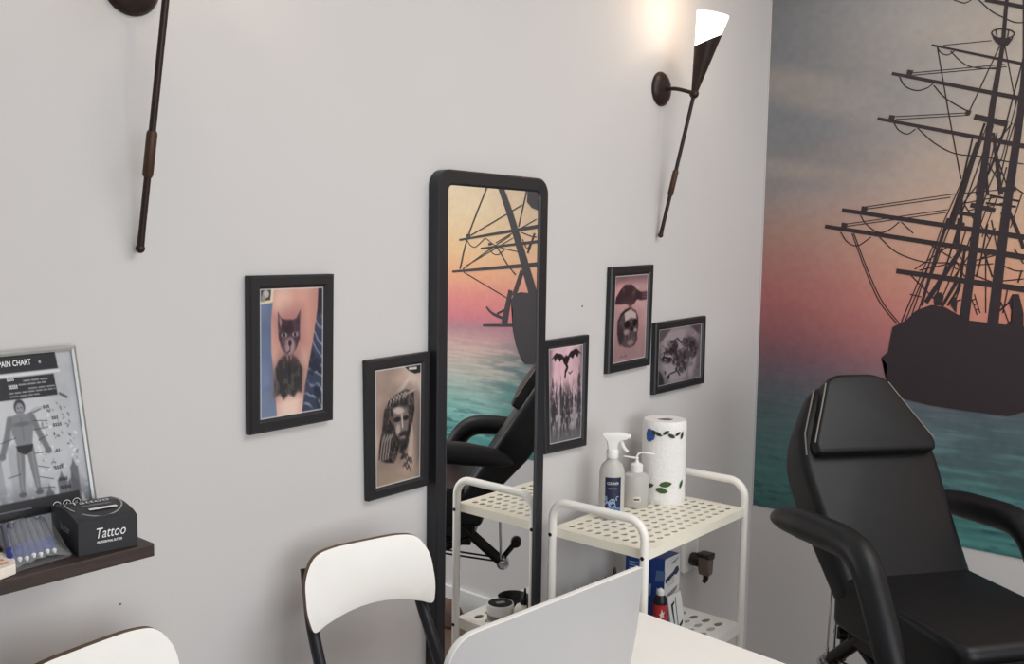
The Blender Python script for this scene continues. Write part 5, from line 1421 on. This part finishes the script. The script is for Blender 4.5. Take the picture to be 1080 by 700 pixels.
for sgn in (-1, 1):  # thin grey tubes draw the highlights on the bevelled pad edges
    bm = bmesh.new(); tube(bm, [B0+nf*.0255+rec*s_+Vector((sgn*x_, 0, 0)) for s_, x_ in ((.335, .1625), (.385, .138), (.435, .113), (.488, .0875))], .0020, 8); obj('edge_glint', bm, M_EDGEGLINT, t)
    bm = bmesh.new(); tube(bm, [B0+nf*-.005+rec*s_+Vector((sgn*x_, 0, 0)) for s_, x_ in ((.315, .1745), (.37, .163), (.42, .138), (.485, .105))], .0020, 8); obj('edge_glint', bm, M_EDGEGLINT, t)
# seat and leg rest
bm = bmesh.new(); slab(bm, roundpoly([(-.167, -.530), (.167, -.530), (.167, -.090), (-.167, -.090)], [.035, .035, .03, .03], 6), .125, Matrix.Translation((0, 0, .815)), bevel=.020, seg=4); obj('seat', bm, M_VINYL, t, True, angle=60)
bm = bmesh.new(); slab(bm, roundpoly([(-.160, -1.00), (.160, -1.00), (.167, -.540), (-.167, -.540)], [.06, .06, .03, .03], 6), .095, Matrix.Translation((0, 0, .797)), bevel=.020, seg=4); obj('leg_rest', bm, M_VINYL, t, True, angle=60)
for s, sh in ((-1, 0), (1, .14)):
    bm = bmesh.new(); x = s*.268; y0 = sh
    prof = [(.010, .917), (-.012, .924), (-.05, .933), (-.13, .942), (-.22, .948), (-.29, .950), (-.335, .941), (-.368, .915), (-.398, .868), (-.440, .795), (-.470, .735), (-.480, .700)]
    if s > 0: prof = [(y*.95+y0, z-.024) for y, z in prof]
    pts = catmull([(x, y, z) for y, z in prof], 5)
    tube(bm, pts, [.004, .017, .028, .034, .034, .034, .034, .033, .032, .032, .031, .027], 16, flat=(.95, 1))
    obj('armrest', bm, M_VINYL, t, True, angle=80)
    ye = prof[-2][0]
    bm = bmesh.new(); box(bm, (s*.252, ye, .69), (.012, .07, .11), bevel=.003); box(bm, (s*.20, ye, .655), (.11, .05, .012), bevel=.002); obj('arm_bracket', bm, M_BASE, t, False)
# steel undercarriage
bm = bmesh.new()
for x in (-.12, .12): box(bm, (x, -.32, .672), (.03, .40, .035), bevel=.003)
for y in (-.13, -.50): box(bm, (0, y, .672), (.27, .03, .035), bevel=.003)
obj('seat_frame', bm, M_BASE, t, False)
bm = bmesh.new(); tube(bm, [(-.120, -.165, .690), (-.120, -.030, .572)], .0165, 12); obj('recline_lever', bm, M_BASE, t)
bm = bmesh.new(); lathe(bm, [(0, .03), (.008, .03), (.008, .022), (.013, .021), (.013, .012), (.019, .011), (.019, -.011), (.013, -.012), (.013, -.024), (0, -.024)], basis((-.120, -.028, .570), (0, 0, 1), (0, 1, 0)), 16); obj('pivot_bolt', bm, M_CHROME, t)
bm = bmesh.new(); tube(bm, [(-.105, -.115, .648), (-.105, -.32, .560)], .011, 10); obj('brace', bm, M_BASE, t)
for x in (-.132, -.114):
    bm = bmesh.new(); tube(bm, [(x, -.034, .575), (x+.002, -.040, .760)], .0032, 8); obj('gas_strut', bm, M_CHROME, t)
bm = bmesh.new(); tube(bm, [(-.09, -.034, .572), (-.06, .008, .619)], .0085, 8); obj('release_link', bm, M_BASE, t)
bm = bmesh.new(); lathe(bm, [(0, .02), (.014, .02), (.017, .010), (.017, -.010), (.014, -.02), (0, -.02)], basis((-.06, .008, .619), (0, 0, 1), (0, 1, 0)), 14); obj('pivot_bolt', bm, M_BASE, t)
for dz in (0, .012):
    bm = bmesh.new(); tube(bm, [(-.128, -.050, .578+dz), (-.128, -.28, .604+dz)], .003, 8); obj('cable', bm, M_BASE, t)
bm = bmesh.new(); box(bm, (0, -.36, .605), (.05, .44, .03), bevel=.003); obj('lift_rail', bm, M_BASE, t, False)
bm = bmesh.new()
for x in (-.15, .15):
    box(bm, (x, -.62, .0225), (.05, .78, .045), bevel=.004)
    tube(bm, [(x, -.36, .04), (x*.9, -.62, .36), (x*.8, -.40, .66)], .018, 10)
    tube(bm, [(x, -.92, .04), (x*.9, -.62, .36), (x*.8, -.50, .66)], .018, 10)
box(bm, (0, -.26, .0225), (.36, .05, .045), bevel=.004); box(bm, (0, -.98, .0225), (.36, .05, .045), bevel=.004)
obj('base_frame', bm, M_BASE, t, True)
